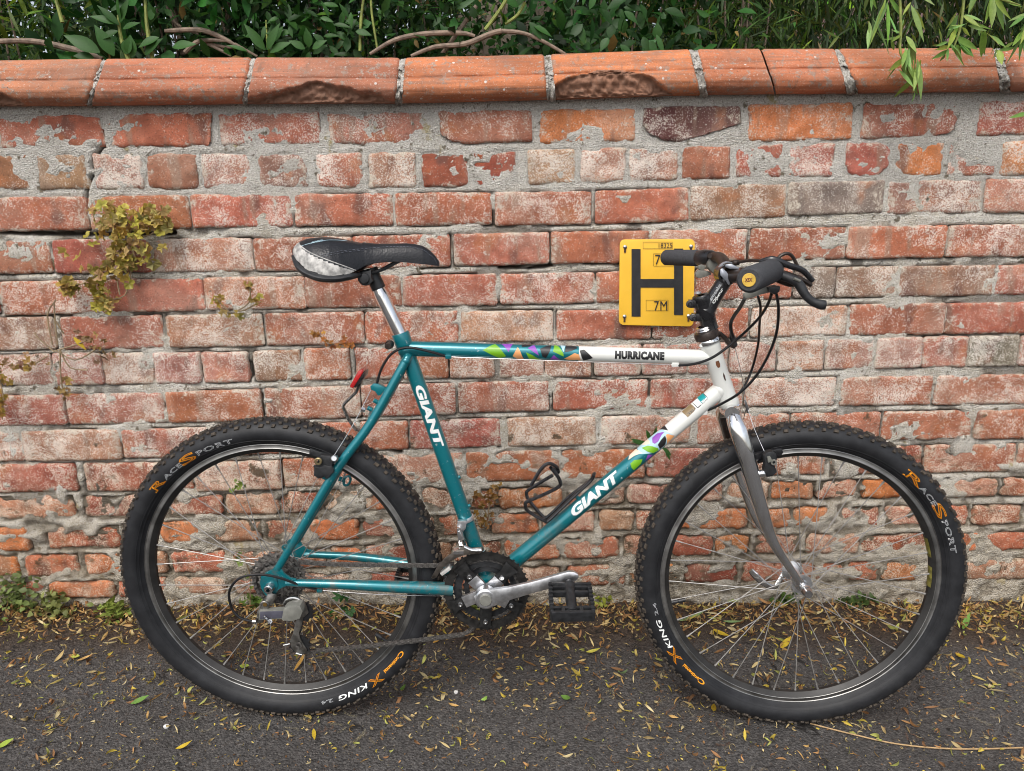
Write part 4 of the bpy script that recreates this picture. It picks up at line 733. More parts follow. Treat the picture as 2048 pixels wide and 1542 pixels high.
one('olive leaf against the wall foot inside the front wheel', 1445, 1202, 1478, 1212, 10, (.34, .40, .10)); one('yellow leaf on the asphalt near the bottom of the front tyre', 1428, 1412, 1424, 1440, 12, Y1)
one('bright green leaf right of the front tyre', 1925, 1262, 1935, 1240, 14, G1); one('yellow leaf on the asphalt right of the front tyre', 1912, 1310, 1930, 1330, 14, Y1)
one('green curved leaf on the asphalt under the bottle cage', 962, 1404, 984, 1403, 8, (.30, .48, .10), 1.8); one('green crumpled leaf on the asphalt left of the white chip', 800, 1382, 820, 1384, 14, G1, 1.6)
one('green leaf with a stalk on the asphalt between the wheels', 1122, 1395, 1148, 1412, 11, G1, .9); one('pale green curved leaf left of the front tyre', 1236, 1345, 1246, 1372, 10, PG, 1.4); one('yellow leaf on the asphalt below the pedal', 1172, 1308, 1202, 1310, 10, (.62, .55, .10), .8)
one('yellow-green leaf at the lower left near the rear tyre', 142, 1314, 165, 1326, 12, (.50, .52, .10)); one('green leaf cut off by the bottom left corner', -5, 1500, 30, 1488, 12, (.35, .45, .06)); one('green and yellow leaf with a long stalk at the lower left', 262, 1412, 300, 1402, 12, G1)
one('yellow leaf standing on its stalk at the bottom near the middle left', 627, 1462, 632, 1490, 9, Y1, .3); one('yellow leaf low on the asphalt at the bottom left', 352, 1502, 390, 1496, 9, Y1, .9); one('orange leaf inside the rear wheel by the lower chain', 588, 1346, 612, 1318, 9, (.50, .28, .07), .3)
one('orange leaf lying under the lower chain run', 866, 1290, 885, 1280, 9, (.52, .28, .06), .3); one('green leaf on the asphalt inside the rear wheel', 480, 1335, 502, 1343, 12, (.40, .50, .08)); one('yellow leaf caught on the wall in the dry weed left of the bicycle', 148, 676, 172, 700, 0.1, Y1) if 0 else None
L = Leaf(); p = W(147, 674, -.03); q = W(172, 700, -.03); L.add(np.array([p]), np.array([q-p]), np.array([[.4, -1, .3]]), np.array([(q-p).length]), np.array([.011]), np.array([Y1]), seg=6); L.build('caught_leaf', None, M_LITTER, loc=p, label='bright yellow leaf caught in the dry weed on the wall', cat='leaf')
def chip(label, px, py, s):
    m = MB(); p = G(px, py); m.ball(p+Vector((0, 0, .003)), (s, s*.8, s*.6), 7); m.build('white_chip', simple('white_shell', (.75, .75, .74), .5), loc=p, smooth=False, label=label, cat='chip')
chip('small white shard on the asphalt, right-hand one', 912, 1386, .006); chip('small white shard on the asphalt below the rear tyre', 333, 1455, .007)
m = MB(); m.tube([G(1620, 1450)+Vector((0, 0, .004)), G(1700, 1472)+Vector((0, 0, .006)), G(1800, 1492)+Vector((0, 0, .004)), G(1920, 1502)+Vector((0, 0, .005)), G(2060, 1498)+Vector((0, 0, .004))], .0016, 6, smooth_path=5); m.build('twig', simple('straw', (.42, .28, .14), .7), loc=G(1700, 1472), label='long thin pale twig on the asphalt at the lower right', cat='twig')
# ================================================================ the bicycle
bike = empty('mountain_bike', (RC.x*.5+FC.x*.5, -.39, .0), 'teal and white hardtail mountain bike leaning against the brick wall', 'bicycle')
def tube_text(txt):
    c = bpy.data.curves.new('t', 'FONT'); c.body = txt[0]; c.size = 1; c.offset = txt[1]; c.shear = txt[2]; c.resolution_u = 3; c.space_character = txt[3] if len(txt) > 3 else 1.
    outline = txt[4] if len(txt) > 4 else 0
    if outline: c.fill_mode = 'NONE'; c.bevel_depth = outline; c.bevel_resolution = 0; c.resolution_u = 2
    o = bpy.data.objects.new('t', c); COL.objects.link(o); bpy.context.view_layer.update(); dg = bpy.context.evaluated_depsgraph_get()
    me = bpy.data.meshes.new_from_object(o.evaluated_get(dg)); bpy.data.objects.remove(o); bpy.data.curves.remove(c)
    bm = bmesh.new(); bm.from_mesh(me); bpy.data.meshes.remove(me); bmesh.ops.triangulate(bm, faces=bm.faces)
    if not outline:
        for _ in range(4):
            es = [e for e in bm.edges if e.calc_length() > .16]
            if not es: break
            bmesh.ops.subdivide_edges(bm, edges=es, cuts=1); bmesh.ops.triangulate(bm, faces=bm.faces)
    V_ = [v.co.copy() for v in bm.verts]; Fs = [[v.index for v in f.verts] for f in bm.faces]; bm.free()
    x0 = min(v.x for v in V_); x1 = max(v.x for v in V_); y0 = min(v.y for v in V_); y1 = max(v.y for v in V_)
    return [((v.x-x0)/(x1-x0), (v.y-y0)/(y1-y0), v.z) for v in V_], Fs
def mapped(name, vf, fn, mat, parent, label=None):
    m = MB(); m.add([fn(*v) for v in vf[0]], vf[1]); 
    me = bpy.data.meshes.new(name); inv = WM[parent.name].inverted(); me.from_pydata([inv @ Vector(v) for v in m.v], [], m.f); me.update()
    return link(name, me, mat, parent, label=label)
class Tube:
    """straight tube with a surface map: s along the axis, t round it (0 faces the camera)"""
    def __init__(s, a, b, r):
        s.a = Vector(a); s.b = Vector(b); s.r = r; s.d = (s.b-s.a).normalized(); m = (s.a+s.b)/2; s.e = (CAM-m); s.e = (s.e-s.d*s.e.dot(s.d)).normalized(); s.g = s.d.cross(s.e)
        if s.g.z < 0 and abs(s.d.z) < .95: s.g = -s.g
    def pt(s, l, t, h=.0005): return s.a+s.d*l+(s.e*math.cos(t/s.r)+s.g*math.sin(t/s.r))*(s.r+h)
    def inv(s, px, py):                        # pixel -> (l, t) on the near side
        d = ray(px, py); d.normalize(); w_ = CAM-s.a; dp = d-s.d*d.dot(s.d); wp = w_-s.d*w_.dot(s.d)
        A = dp.dot(dp); B = 2*dp.dot(wp); C_ = wp.dot(wp)-s.r**2; D = B*B-4*A*C_
        k = (-B-math.sqrt(D))/(2*A) if D > 0 else -B/(2*A)
        p = CAM+d*k; q = p-s.a; return q.dot(s.d), s.r*math.atan2(q.dot(s.g), q.dot(s.e))
    def decal(s, pxs, mat, parent, h=.0004, name='decal'):
        pts = [s.inv(*p) for p in pxs]; bm = bmesh.new(); vs = []
        for i, p in enumerate(pts):
            q = pts[(i+1) % len(pts)]; n = max(1, int(math.dist(p, q)/.004))
            for j in range(n): vs.append(bm.verts.new((p[0]+(q[0]-p[0])*j/n, p[1]+(q[1]-p[1])*j/n, 0)))
        f = bm.faces.new(vs); bmesh.ops.triangulate(bm, faces=[f])
        for _ in range(5):
            es = [e for e in bm.edges if e.calc_length() > .004]
            if not es: break
            bmesh.ops.subdivide_edges(bm, edges=es, cuts=1); bmesh.ops.triangulate(bm, faces=bm.faces)
        bm.verts.index_update(); V_ = [s.pt(v.co.x, v.co.y, h) for v in bm.verts]; Fs = [[v.index for v in f.verts] for f in bm.faces]; bm.free()
        me = bpy.data.meshes.new(name); inv = WM[parent.name].inverted(); me.from_pydata([inv @ v for v in V_], [], Fs); me.update(); 
        me.polygons.foreach_set('use_smooth', [True]*len(me.polygons)); return link(name, me, mat, parent)
    def text(s, txt, p0, p1, t0, t1, mat, parent, h=.0006, flip=False, label=None):
        l0 = s.inv(*p0)[0]; l1 = s.inv(*p1)[0]
        def fn(u, v, z): return s.pt(l0+(l1-l0)*u, (t0+(t1-t0)*v), h)
        return mapped('lettering', tube_text(txt), fn, mat, parent, label)
# ---- frame (one main mesh of each tube as parts)
ST = Tube(P(801, 668), P(955, 1104), .0152); TT = Tube(P(806, 697), P(1424, 715), .0150); DT = Tube(P(1012, 1136), P(1448, 773), .0164); HT = Tube(P(1418, 684), P(1459, 810), .0178)
CRK = P(971, 1203, .088); BB = CRK+BN*.088; ST.b = BB
def tb(name, T, mats, r0=1, r1=1, split=None, label=None):
    m = MB(); L_ = (T.b-T.a).length; n = 26
    if split is None: m.tube([T.a+T.d*L_*i/n for i in range(n+1)], T.r, 28)
    else:
        k = T.inv(*split)[0]; m.tube([T.a, T.a+T.d*k], T.r, 28, mi=0, caps=False); m.tube([T.a+T.d*k, T.b], T.r, 28, mi=1, caps=False)
    return m.build(name, mats, bike, label=label)
seat_tube = tb('seat_tube', ST, M_TEAL); top_tube = tb('top_tube', TT, [M_TEAL, M_WHITE], split=(1158, 706)); down_tube = tb('down_tube', DT, [M_TEAL, M_WHITE], split=(1322, 884)); 
m = MB(); L_ = (HT.b-HT.a).length
m.lathe(HT.a, HT.d, [(0, .012), (0, .0195), (.004, .0200), (.012, .0195), (.02, .0180), (L_-.02, .0182), (L_-.010, .0200), (L_-.002, .0205), (L_, .0195), (L_, .012)], 30)
head_tube = m.build('head_tube', M_WHITE, bike)
m = MB(); m.ball(P(1426, 716), .0165, 16); m.ball(P(1440, 780), .018, 16); m.build('head_weld', M_WHITE, bike)
# collar where top tube meets seat tube, seat lug
m = MB(); m.lathe(ST.a-ST.d*.002, ST.d, [(0, .0137), (0, .0168), (.003, .0174), (.026, .0174), (.034, .0155)], 28); m.ball(P(812, 700), .0170, 16); m.build('seat_lug', M_TEAL, bike)
m = MB(); a = P(781, 688, .012); m.cyl(a, a-BN*.03, .0062, 14); m.cyl(P(778, 690, .020), P(780, 688, .010), .0085, 16); m.build('seat_bolt', M_RUSTB, bike)
m = MB(); m.lathe(BB+BN*.036, -BN, [(0, .012), (0, .0205), (.002, .0215), (.070, .0215), (.072, .0205), (.072, .012)], 30); m.build('bottom_bracket_shell', M_TEAL, bike)
# stays
def stay(name, pts, rs): m = MB(); m.tube(pts, rs, 18, smooth_path=5); return m.build(name, M_TEAL, bike)
stay('seat_stay', [P(817, 712, .006), P(808, 728, .019), P(742, 845, .036), P(678, 932, .050), P(612, 1042, .060), P(556, 1136, .064)], [.0085, .0088, .0092, .0092, .0086, .0076])
m = MB(); m.ball(P(812, 722, .018), .0095, 12); m.build('stay_cap', M_TEAL, bike)
fs0 = P(817, 712, .006)
def mirror(p): return p - (-BN)*2*((p-RC).dot(-BN))          # across the frame plane
stay('seat_stay', [mirror(v) for v in [P(817, 712, .006), P(808, 728, .019), P(742, 845, .036), P(678, 932, .050), P(612, 1042, .060), P(556, 1136, .064)]], [.0085, .0088, .0092, .0092, .0086, .0076])
ns = [P(572, 1166, .064), P(600, 1166, .064), P(690, 1169, .062), P(780, 1173, .054), P(860, 1176, .044), P(905, 1178, .038)]
stay('chain_stay', ns, [.0065, .0075, .0098, .0118, .0135, .0138])
stay('chain_stay', [mirror(v) for v in ns[:-1]]+[mirror(ns[-1])], [.0065, .0075, .0095, .0108, .0120, .0125])
bc = (P(742, 838, .034)); m = MB(); m.tube([bc, (bc+mirror(bc))/2+Vector((-.004, 0, .004)), mirror(bc)], .0065, 12, smooth_path=4); m.tube([P(872, 1177, .04), mirror(P(872, 1177, .04))], .006, 12); m.build('stay_bridge', M_TEAL, bike)
# near dropout with derailleur hanger
DO = [(551, 1130), (561, 1136), (568, 1148), (580, 1157), (592, 1159), (592, 1172), (570, 1173), (557, 1180), (549, 1192), (542, 1206), (530, 1206), (532, 1192), (523, 1180), (519, 1166), (522, 1152), (534, 1144), (544, 1140)]
m = MB(); m.plate(DO, .068, .0065); dn = m.build('dropout', M_TEAL, bike, bev=.0015)
m = MB(); m.plate([(526, 1154), (540, 1150), (553, 1158), (556, 1172), (548, 1184), (534, 1184), (525, 1172)], .0705, .003); m.build('dropout_boss', M_TEAL, bike, bev=.001)
m = MB(); m.prism([mirror(P(x, y, .068)) for x, y in DO[:14]], -BN*.006); m.build('dropout', M_TEAL, bike, bev=.001)
for (x, y) in ((582, 1083), (571, 1093)):
    m = MB(); c = P(x, y, .062); m.lathe(c, -BN, [(0, .003), (0, .0062), (.006, .0062), (.006, .003), (0, .003)], 14); m.tube([c-BN*.003, P(x+12, y+3, .06)], .0035, 8); m.build('mudguard_eyelet', M_TEAL, bike)
# ---- text and harlequin decals on the tubes
ST.text(('GIANT', .05, .12, 1.02), (838, 770), (884, 893), .0095, -.0085, D_WHT, seat_tube)
# lettering along the seat tube must read downwards with tops towards the head tube: handled by sign of t
DT.text(('GIANT', .05, .28, 1.02), (1146, 1030), (1240, 950), -.0105, .0105, D_WHT, down_tube)
TT.text(('HURRICANE', .075, 0, 1.10), (1230, 709), (1329, 712), -.0082, .0082, D_BLK, top_tube)
for T, a, p in ((DT, (1243, 956), down_tube), (ST, (873, 889), seat_tube)): 
    l, t = T.inv(*a); m = MB(); cpt = T.pt(l, t); nrm = (cpt-(T.a+T.d*l)).normalized(); m.lathe(cpt, nrm, [(0, .0012), (.0004, .0012), (.0004, .0017), (0, .0017)], 12); m.build('registered_mark', D_WHT, p)
s = 400/2048.
def tp(L_): return [(950+x*s, 670+y*s) for x, y in L_]
for mat, pl in ((D_LIME, [(80, 155), (205, 95), (250, 130), (320, 215), (255, 235)]), (D_PUR, [(265, 93), (395, 93), (345, 175)]), (D_ORG, [(385, 215), (437, 125), (465, 170), (503, 247), (440, 243)]), (D_BLK, [(478, 100), (600, 96), (560, 118), (480, 123)]),
                (D_LIME, [(522, 178), (590, 205), (680, 252), (560, 248)]), (D_PUR, [(540, 135), (605, 105), (632, 150), (655, 212)]), (D_BLK, [(665, 142), (782, 105), (770, 160), (725, 235), (690, 220)]), (D_LIME, [(800, 170), (815, 105), (855, 120), (905, 190), (908, 220)]), (D_PUR, [(762, 248), (808, 203), (870, 252)]),
                (D_SKY, [(865, 108), (930, 110), (905, 175)]), (D_BLK, [(935, 108), (1000, 108), (1050, 135), (990, 165), (915, 178)]), (D_ORG, [(912, 240), (1020, 185), (1065, 200), (1082, 255), (960, 255)]), (D_BLK, [(1070, 160), (1118, 150), (1208, 235), (1110, 260), (1090, 220)])):
    TT.decal(tp(pl), mat, top_tube)
s2 = 240/2048.
def dp(L_): return [(1230+x*s2, 770+y*s2) for x, y in L_]
for mat, pl, h in ((D_SKY, [(610, 880), (790, 760), (880, 790), (1020, 860), (1010, 890), (760, 1110), (640, 1160), (440, 1180), (370, 1060), (460, 1000)], .0003), (D_BLK, [(760, 765), (850, 690), (915, 780), (850, 765)], .0006), (D_PUR, [(640, 985), (640, 900), (720, 830), (850, 798), (800, 850), (740, 960), (680, 1005)], .0006),
                   (D_BLK, [(730, 1020), (790, 930), (855, 860), (875, 930), (850, 1020), (765, 1090)], .0006), (D_ORG, [(868, 850), (900, 835), (1020, 862), (880, 1010), (885, 930)], .0006), (D_PCH, [(455, 1025), (545, 925), (590, 950), (595, 1005), (520, 1025)], .0006), (D_LIME, [(455, 1075), (560, 1035), (640, 1045), (730, 1075), (740, 1110), (650, 1160), (560, 1140), (500, 1105)], .0006),
                   (D_PCH, [(232, 1280), (255, 1190), (360, 1095), (460, 1160), (330, 1210)], .0006), (D_PUR, [(515, 1290), (560, 1185), (650, 1185), (600, 1230)], .0006), (D_LIME, [(262, 1340), (330, 1280), (470, 1262), (440, 1340), (320, 1455), (280, 1410)], .0006),
                   (D_BLK, [(1310, 290), (1500, 135), (1520, 150), (1595, 220), (1585, 240), (1420, 392), (1400, 390)], .0004), (D_WHT, [(1322, 300), (1500, 150), (1583, 225), (1412, 378)], .0006), (D_TEAL, [(1395, 215), (1500, 145), (1565, 215), (1480, 312)], .0008), (D_GOLD, [(1140, 460), (1290, 325), (1380, 395), (1350, 450), (1240, 552)], .0006)):
    DT.decal(dp(pl), mat, down_tube, h=h)
DT.text(('STEEL', .01, 0, .95), (1396, 803), (1414, 790), .0005, .0055, D_WHT, down_tube, h=.0011); DT.text(('TEU', .01, 0), (1372, 824), (1386, 812), .001, .005, D_BLK, down_tube, h=.0009)
HT.decal([(1431, 723), (1437, 721), (1440, 728), (1440, 734), (1436, 736), (1432, 730)], simple('rust', (.13, .05, .02), .8, var=.5), head_tube, h=.0008, name='paint_chip'); HT.decal([(1446, 745), (1449, 750), (1452, 762), (1449, 760), (1446, 752)], simple('rust_dark', (.06, .03, .02), .8), head_tube, h=.0008, name='paint_chip')
# ---- cable clips, cables along the tubes
def clip(px, py, off, mat, w_=.012, h_=.008): m = MB(); m.box(P(px, py, off), ((1, 0, 0), BN, (0, 0, 1)), (w_/2, .005, h_/2)); return m.build('cable_stop', mat, bike, bev=.0012)
clip(897, 713, .012, M_TEAL); clip(1350, 729, .008, M_WHITE, .014, .008); clip(1409, 824, .006, M_WHITE, .010, .010); clip(640, 1180, .062, M_TEAL, .011, .007)
def cable(name, pts, r, mat=M_CABLE, n=9): m = MB(); m.tube(pts, r, n, smooth_path=8); return m.build(name, mat, bike)
cable('bare_cable', [P(903, 714, .012), P(1346, 730, .008)], .0008, M_STEEL); cable('bare_cable', [P(1406, 828, .003), P(1240, 962, .003), P(1040, 1124, .003), P(985, 1185, .003)], .0008, M_STEEL)
cable('bare_cable', [P(645, 1181, .060), P(760, 1189, .050), P(880, 1192, .03)], .0008, M_STEEL)
cable('cable_housing', [P(893, 713, .014), P(860, 703, .022), P(815, 695, .024), P(785, 706, .024), P(764, 735, .022), P(754, 766, .020)], .0026)
cable('cable_housing', [P(637, 1180, .062), P(600, 1170, .068), P(560, 1156, .080), P(520, 1149, .086), P(480, 1156, .09), P(459, 1182, .09), P(463, 1215, .09), P(480, 1235, .09), P(506, 1243, .088)], .0026)
# ---- wheels
def wheel_frame(c, n):
    ez = -Vector(n).normalized(); ex = Vector((0, 0, 1)).cross(ez).normalized(); ey = ez.cross(ex)
    return Matrix(((ex.x, ey.x, ez.x, c.x), (ex.y, ey.y, ez.y, c.y), (ex.z, ey.z, ez.z, c.z), (0, 0, 0, 1)))
def sect(a):                                # tyre section, a=0 tread crown, +/-pi/2 side walls
    return .0285*math.sin(a), .3100+.0250*math.cos(a)
def knobs():
    m = MB(); N = 84
    def kn(th, a, ln, wd, h, sk=0):
        def f(da, dth, hh):
            x, r = sect(a+da); x2, r2 = sect(a+da); nx, nr = math.sin(a+da), math.cos(a+da); x = x+nx*hh; r = r+nr*hh; t = th+dth+sk*da*.08
            return (r*math.cos(t), r*math.sin(t), x)
        da = wd/2/.0275; dt = ln/2/.335; m.add([f(-da, -dt, -.001), f(da, -dt, -.001), f(da, dt, -.001), f(-da, dt, -.001), f(-da*.72, -dt*.72, h), f(da*.72, -dt*.72, h), f(da*.72, dt*.72, h), f(-da*.72, dt*.72, h)], [(4, 5, 6, 7), (0, 1, 5, 4), (1, 2, 6, 5), (2, 3, 7, 6), (3, 0, 4, 7)])
    for i in range(N):
        t = 2*math.pi*i/N; q = math.pi/N
        for sg in (-1, 1):
            kn(t+(q if sg < 0 else 0), sg*.88, .0115 if i % 2 else .0085, .0078, .0036, .2*sg); kn(t+q*(1 if sg < 0 else 0)+q, sg*.61, .0088, .0068, .0036, -.3*sg)
            kn(t+q*.9*(sg < 0)+q*.3, sg*.35, .0085, .0066, .0036, .3*sg); kn(t+q*.5*(sg > 0), sg*.12, .009, .006, .0038, 0)
    return m
KN = None
def tyre_pt(th, u, h=.0003):                # near side wall: radius u -> surface
    lo, hi = .0, math.pi*.98
    # invert sect radius on the sidewall branch a>pi/2.. uses a in (0.9, 2.6)
    c = max(-1, min(1, (u-.3100)/.0250)); a = math.acos(c); x, r = sect(a); x += math.sin(a)*h; r += math.cos(a)*h
    return (r*math.cos(th), r*math.sin(th), x)
def ring_text(wheel, M_, txt, p0, p1, u0, u1, mat, label=None):
    """lettering on the sidewall from pixel p0 to pixel p1, clockwise, tops outward"""
    iv = M_.inverted()
    def ang(p):
        d = ray(*p); n = M_.col[2].to_3d(); k = (M_.translation+n*.027-CAM).dot(n)/d.dot(n); q = iv @ (CAM+d*k); return math.atan2(q.y, q.x)
    a0 = ang(p0); a1 = ang(p1)
    if a1 > a0: a1 -= 2*math.pi
    if a0-a1 > math.pi: a0 -= 2*math.pi
    vf = tube_text(txt); m = MB(); m.add([tyre_pt(a0+(a1-a0)*u, u0+(u1-u0)*v, .0004+abs(z)*.001) for u, v, z in vf[0]], vf[1])
    me = bpy.data.meshes.new('lettering'); me.from_pydata(m.v, [], m.f); me.update(); return link('lettering', me, mat, wheel, local=Matrix.Identity(4), label=label)
def make_wheel(c, n, front, phase):
    M_ = wheel_frame(c, n); iv = WM[bike.name].inverted() @ M_; m = MB()
    if front: pf = [(-.036, .004), (-.036, .009), (-.034, .011), (-.034, .021), (-.031, .0215), (-.029, .013), (-.012, .0095), (.012, .0095), (.029, .013), (.031, .0215), (.034, .021), (.034, .011), (.036, .009), (.036, .004)]; fz = (.0325, -.0325); fr = .0195
    else: pf = [(-.036, .004), (-.036, .010), (-.033, .012), (-.033, .0235), (-.030, .024), (-.028, .014), (-.010, .011), (.010, .012), (.019, .015), (.020, .024), (.023, .0235), (.024, .016), (.05, .014), (.05, .004)]; fz = (.0215, -.0315); fr = .0215
    m.lathe((0, 0, 0), (0, 0, 1), pf, 28); wh = m.build('wheel', M_ALLOY, bike, local_space=True, local=iv, label='front wheel' if front else 'rear wheel')
    I = Matrix.Identity(4)
    m = MB(); m.lathe((0, 0, 0), (0, 0, 1), [(-.0125, .2862), (-.0132, .2845), (-.0120, .2835), (-.0118, .2775), (-.0126, .2762), (-.0112, .2742), (-.004, .2672), (.004, .2672), (.0112, .2742), (.0126, .2762), (.0118, .2775), (.0120, .2835), (.0132, .2845), (.0125, .2862)], 144)
    rim = m.build('rim', M_RIM, wh, local_space=True, local=I)
    m = MB(); m.lathe((0, 0, 0), (0, 0, 1), [(-.0124, .2752), (-.0108, .2730), (-.004, .2662), (.004, .2662), (.0108, .2730), (.0124, .2752)], 120); m.build('rim_bed', M_RIMIN, rim, local_space=True, local=I)
    if front:
        m = MB(); m.lathe((0, 0, 0), (0, 0, 1), [(-.0095, .2679), (-.004, .2658), (.004, .2658), (.0095, .2679)], 20, a0=-.05, a1=.12, ref=(1, 0, 0)); m.lathe((0, 0, 0), (0, 0, 1), [(-.0095, .2679), (-.004, .2658), (.004, .2658), (.0095, .2679)], 20, a0=.2, a1=.36, ref=(1, 0, 0)); m.build('rim_sticker', simple('yellow_sticker', (.20, .18, .04), .5, var=.5, scale=80), rim, local_space=True, local=I)
    prof = [(-.0125, .2855)]+[sect(-2.55+5.1*i/40) for i in range(41)]+[(.0125, .2855)]
    prof = [(x, max(r, .2855)) for x, r in prof]; m = MB(); m.lathe((0, 0, 0), (0, 0, 1), prof, 160); ty = m.build('tyre', M_TYRE, wh, local_space=True, local=I)
    m = MB()
    for z in (.0245, .0205):
        a = math.asin(z/.0285); a = math.pi-a; x, r = sect(a); m.lathe((0, 0, 0), (0, 0, 1), [(x-.0002, r-.0012), (x+.0007, r), (x-.0002, r+.0012)], 160)
    m.build('bead_line', M_TYRE, wh, local_space=True, local=I)
    global KN
    if KN is None:
        KN = knobs(); k = KN.build('tread_knobs', M_TREAD, wh, local_space=True, local=I, smooth=False, kind='stuff'); KN = k.data
    else: link('tread_knobs', KN, None, wh, local=Matrix.Rotation(.02, 4, 'Z'), kind='stuff')
    # spokes, crossed three times; all share one of four meshes
    sm = {}
    for i in range(36):
        side = 0 if i % 2 == 0 else 1; lead = 1 if (i//2) % 2 == 0 else -1; th = phase+2*math.pi*i/36; z0 = fz[side]
        if (side, lead) not in sm:
            a = -lead*1.05; p0 = Vector((fr*math.cos(a), fr*math.sin(a), z0+(.0012*lead))); p1 = Vector((.266, 0, .0015*(1 if side == 0 else -1))); d = (p1-p0).normalized(); m = MB(); m.tube([p0, p0+(p1-p0)*.5, p1-d*.012], .00098, 6); m.tube([p1-d*.014, p1], [.0017, .0020], 8); m.ball(p1-d*.001, .0026, 6); sm[(side, lead)] = m.build('spoke', M_SPOKE, wh, local_space=True, local=Matrix.Rotation(th, 4, 'Z'))
        else: link('spoke', sm[(side, lead)].data, None, wh, local=Matrix.Rotation(th, 4, 'Z'))
    return wh, M_, ty
WF, MF, TF = make_wheel(FC, (.093, .9947, -.0446), True, math.radians(3)); WR, MR, TR = make_wheel(RC, (.0412, .9991, -.0125), False, math.radians(6))
m = MB(); vb = MF @ Matrix.Rotation(math.radians(194), 4, 'Z'); m.tube([vb @ Vector((.266, 0, 0)), vb @ Vector((.252, 0, 0)), vb @ Vector((.251, 0, 0)), vb @ Vector((.236, 0, 0))], [.0036, .0036, .0048, .0042], 10); m.build('valve', M_BLKP, WF)
m = MB(); vb = MR @ Matrix.Rotation(math.radians(-38), 4, 'Z'); m.tube([vb @ Vector((.266, 0, 0)), vb @ Vector((.254, 0, 0)), vb @ Vector((.253, 0, 0)), vb @ Vector((.238, 0, 0))], [.0036, .0036, .0050, .0042], 10); m.build('valve', M_BLKP, WR)
o_ = .0125
ring_text(WF, MF, ('R', .0, 0, 1, o_*2.1), (1806, 948), (1843, 976), .2985, .3135, D_OT); ring_text(WF, MF, ('ACE', .0, .0, 1.1, o_*1.6), (1841, 974), (1873, 1010), .2995, .3085, D_WT); ring_text(WF, MF, ('S', .0, 0, 1, o_*2.1), (1868, 1008), (1884, 1038), .2965, .3145, D_OT); ring_text(WF, MF, ('PORT', .0, 0, 1.1, o_*1.6), (1885, 1042), (1898, 1108), .2995, .3095, D_WT)
ring_text(WF, MF, ('C', .02, 0), (1410, 1366), (1399, 1357), .2985, .3075, D_OT); ring_text(WF, MF, ('ontinental', .02, 0), (1399, 1357), (1366, 1330), .2995, .3065, D_OT); ring_text(WF, MF, ('X', .0, 0, 1, o_*2.2), (1366, 1321), (1343, 1294), .2975, .3145, D_OT); ring_text(WF, MF, ('KING', .02, .2, 1.05), (1343, 1296), (1313, 1240), .2985, .3085, D_WHT); ring_text(WF, MF, ('2.4', .0, 0, 1, o_*1.6), (1314, 1230), (1308, 1206), .2995, .3065, D_WT)
ring_text(WR, MR, ('R', .0, 0, 1, o_*2.1), (319, 992), (337, 966), .2985, .3135, D_OT); ring_text(WR, MR, ('ACE', .0, 0, 1.1, o_*1.6), (337, 965), (370, 936), .2995, .3085, D_WT); ring_text(WR, MR, ('S', .0, 0, 1, o_*2.1), (370, 938), (396, 917), .2965, .3145, D_OT); ring_text(WR, MR, ('PORT', .0, 0, 1.1, o_*1.6), (398, 914), (467, 886), .2995, .3095, D_WT)
ring_text(WR, MR, ('C', .02, 0), (803, 1301), (795, 1312), .2985, .3075, D_OT); ring_text(WR, MR, ('ontinental', .02, 0), (794, 1312), (765, 1340), .2995, .3065, D_OT); ring_text(WR, MR, ('X', .0, 0, 1, o_*2.2), (759, 1345), (733, 1362), .2975, .3145, D_OT); ring_text(WR, MR, ('KING', .02, .2, 1.05), (731, 1364), (672, 1388), .2985, .3085, D_WHT); ring_text(WR, MR, ('2.4', .0, 0, 1, o_*1.6), (662, 1391), (640, 1396), .2995, .3065, D_WT)
# cassette
M_COG = simple('worn_cog', (.40, .385, .36), .32, .8, var=.5, scale=120)
cs = MB(); iv = WM[WR.name].inverted()
def cog(mb, c, ax, N, r, th, z, depth=.0035, mi=0, hole=0.0, ph=0.):
    """toothed disc round axis ax"""
    ax = Vector(ax).normalized(); e = ax.orthogonal().normalized(); g = ax.cross(e); c = Vector(c)+ax*z; rim = []
    for i in range(N):
        for (f, rr) in ((.0, r-depth), (.28, r-depth), (.42, r), (.58, r), (.72, r-depth)):
            a = 2*math.pi*(i+f)/N+ph; rim.append((a, rr))
    n = len(rim); vs = []
    for zz in (0, th):
        for a, rr in rim: vs.append(c+ax*zz+(e*math.cos(a)+g*math.sin(a))*rr)
        for a, rr in rim: vs.append(c+ax*zz+(e*math.cos(a)+g*math.sin(a))*max(hole, .0005))
    fs = []
    for k in range(n):
        k2 = (k+1) % n; fs += [(k, k2, n+k2, n+k), (2*n+k, 3*n+k, 3*n+k2, 2*n+k2), (k, 2*n+k, 2*n+k2, k2), (n+k, n+k2, 3*n+k2, 3*n+k)]
    mb.add(vs, fs, mi)
ez = MR.col[2].to_3d()
for i, N in enumerate((28, 24, 21, 18, 15, 13, 11)):
    m = MB(); cog(m, RC, ez, N, .00202*N+.003, .0019, .0245+i*.0046, .0042, hole=.014, ph=i*.4); m.build('sprocket', M_COG if i % 2 else M_GREASE, WR, smooth=False)
m = MB(); m.lathe(RC+ez*.052, ez, [(0, .017), (.0035, .017), (.0035, .010), (.001, .010)], 24); m.build('lockring', M_GREASE, WR)
ax_ = P(540, 1171, .072); m = MB(); m.cyl(RC-ez*.07, RC+ez*.072, .005, 12); m.lathe(P(541, 1173, .070), -BN, [(0, .010), (.006, .010), (.0075, .0092), (.0145, .0088), (.016, .0074), (.016, .0042), (.012, .0040)], 26); m.build('axle', M_STEEL, WR)
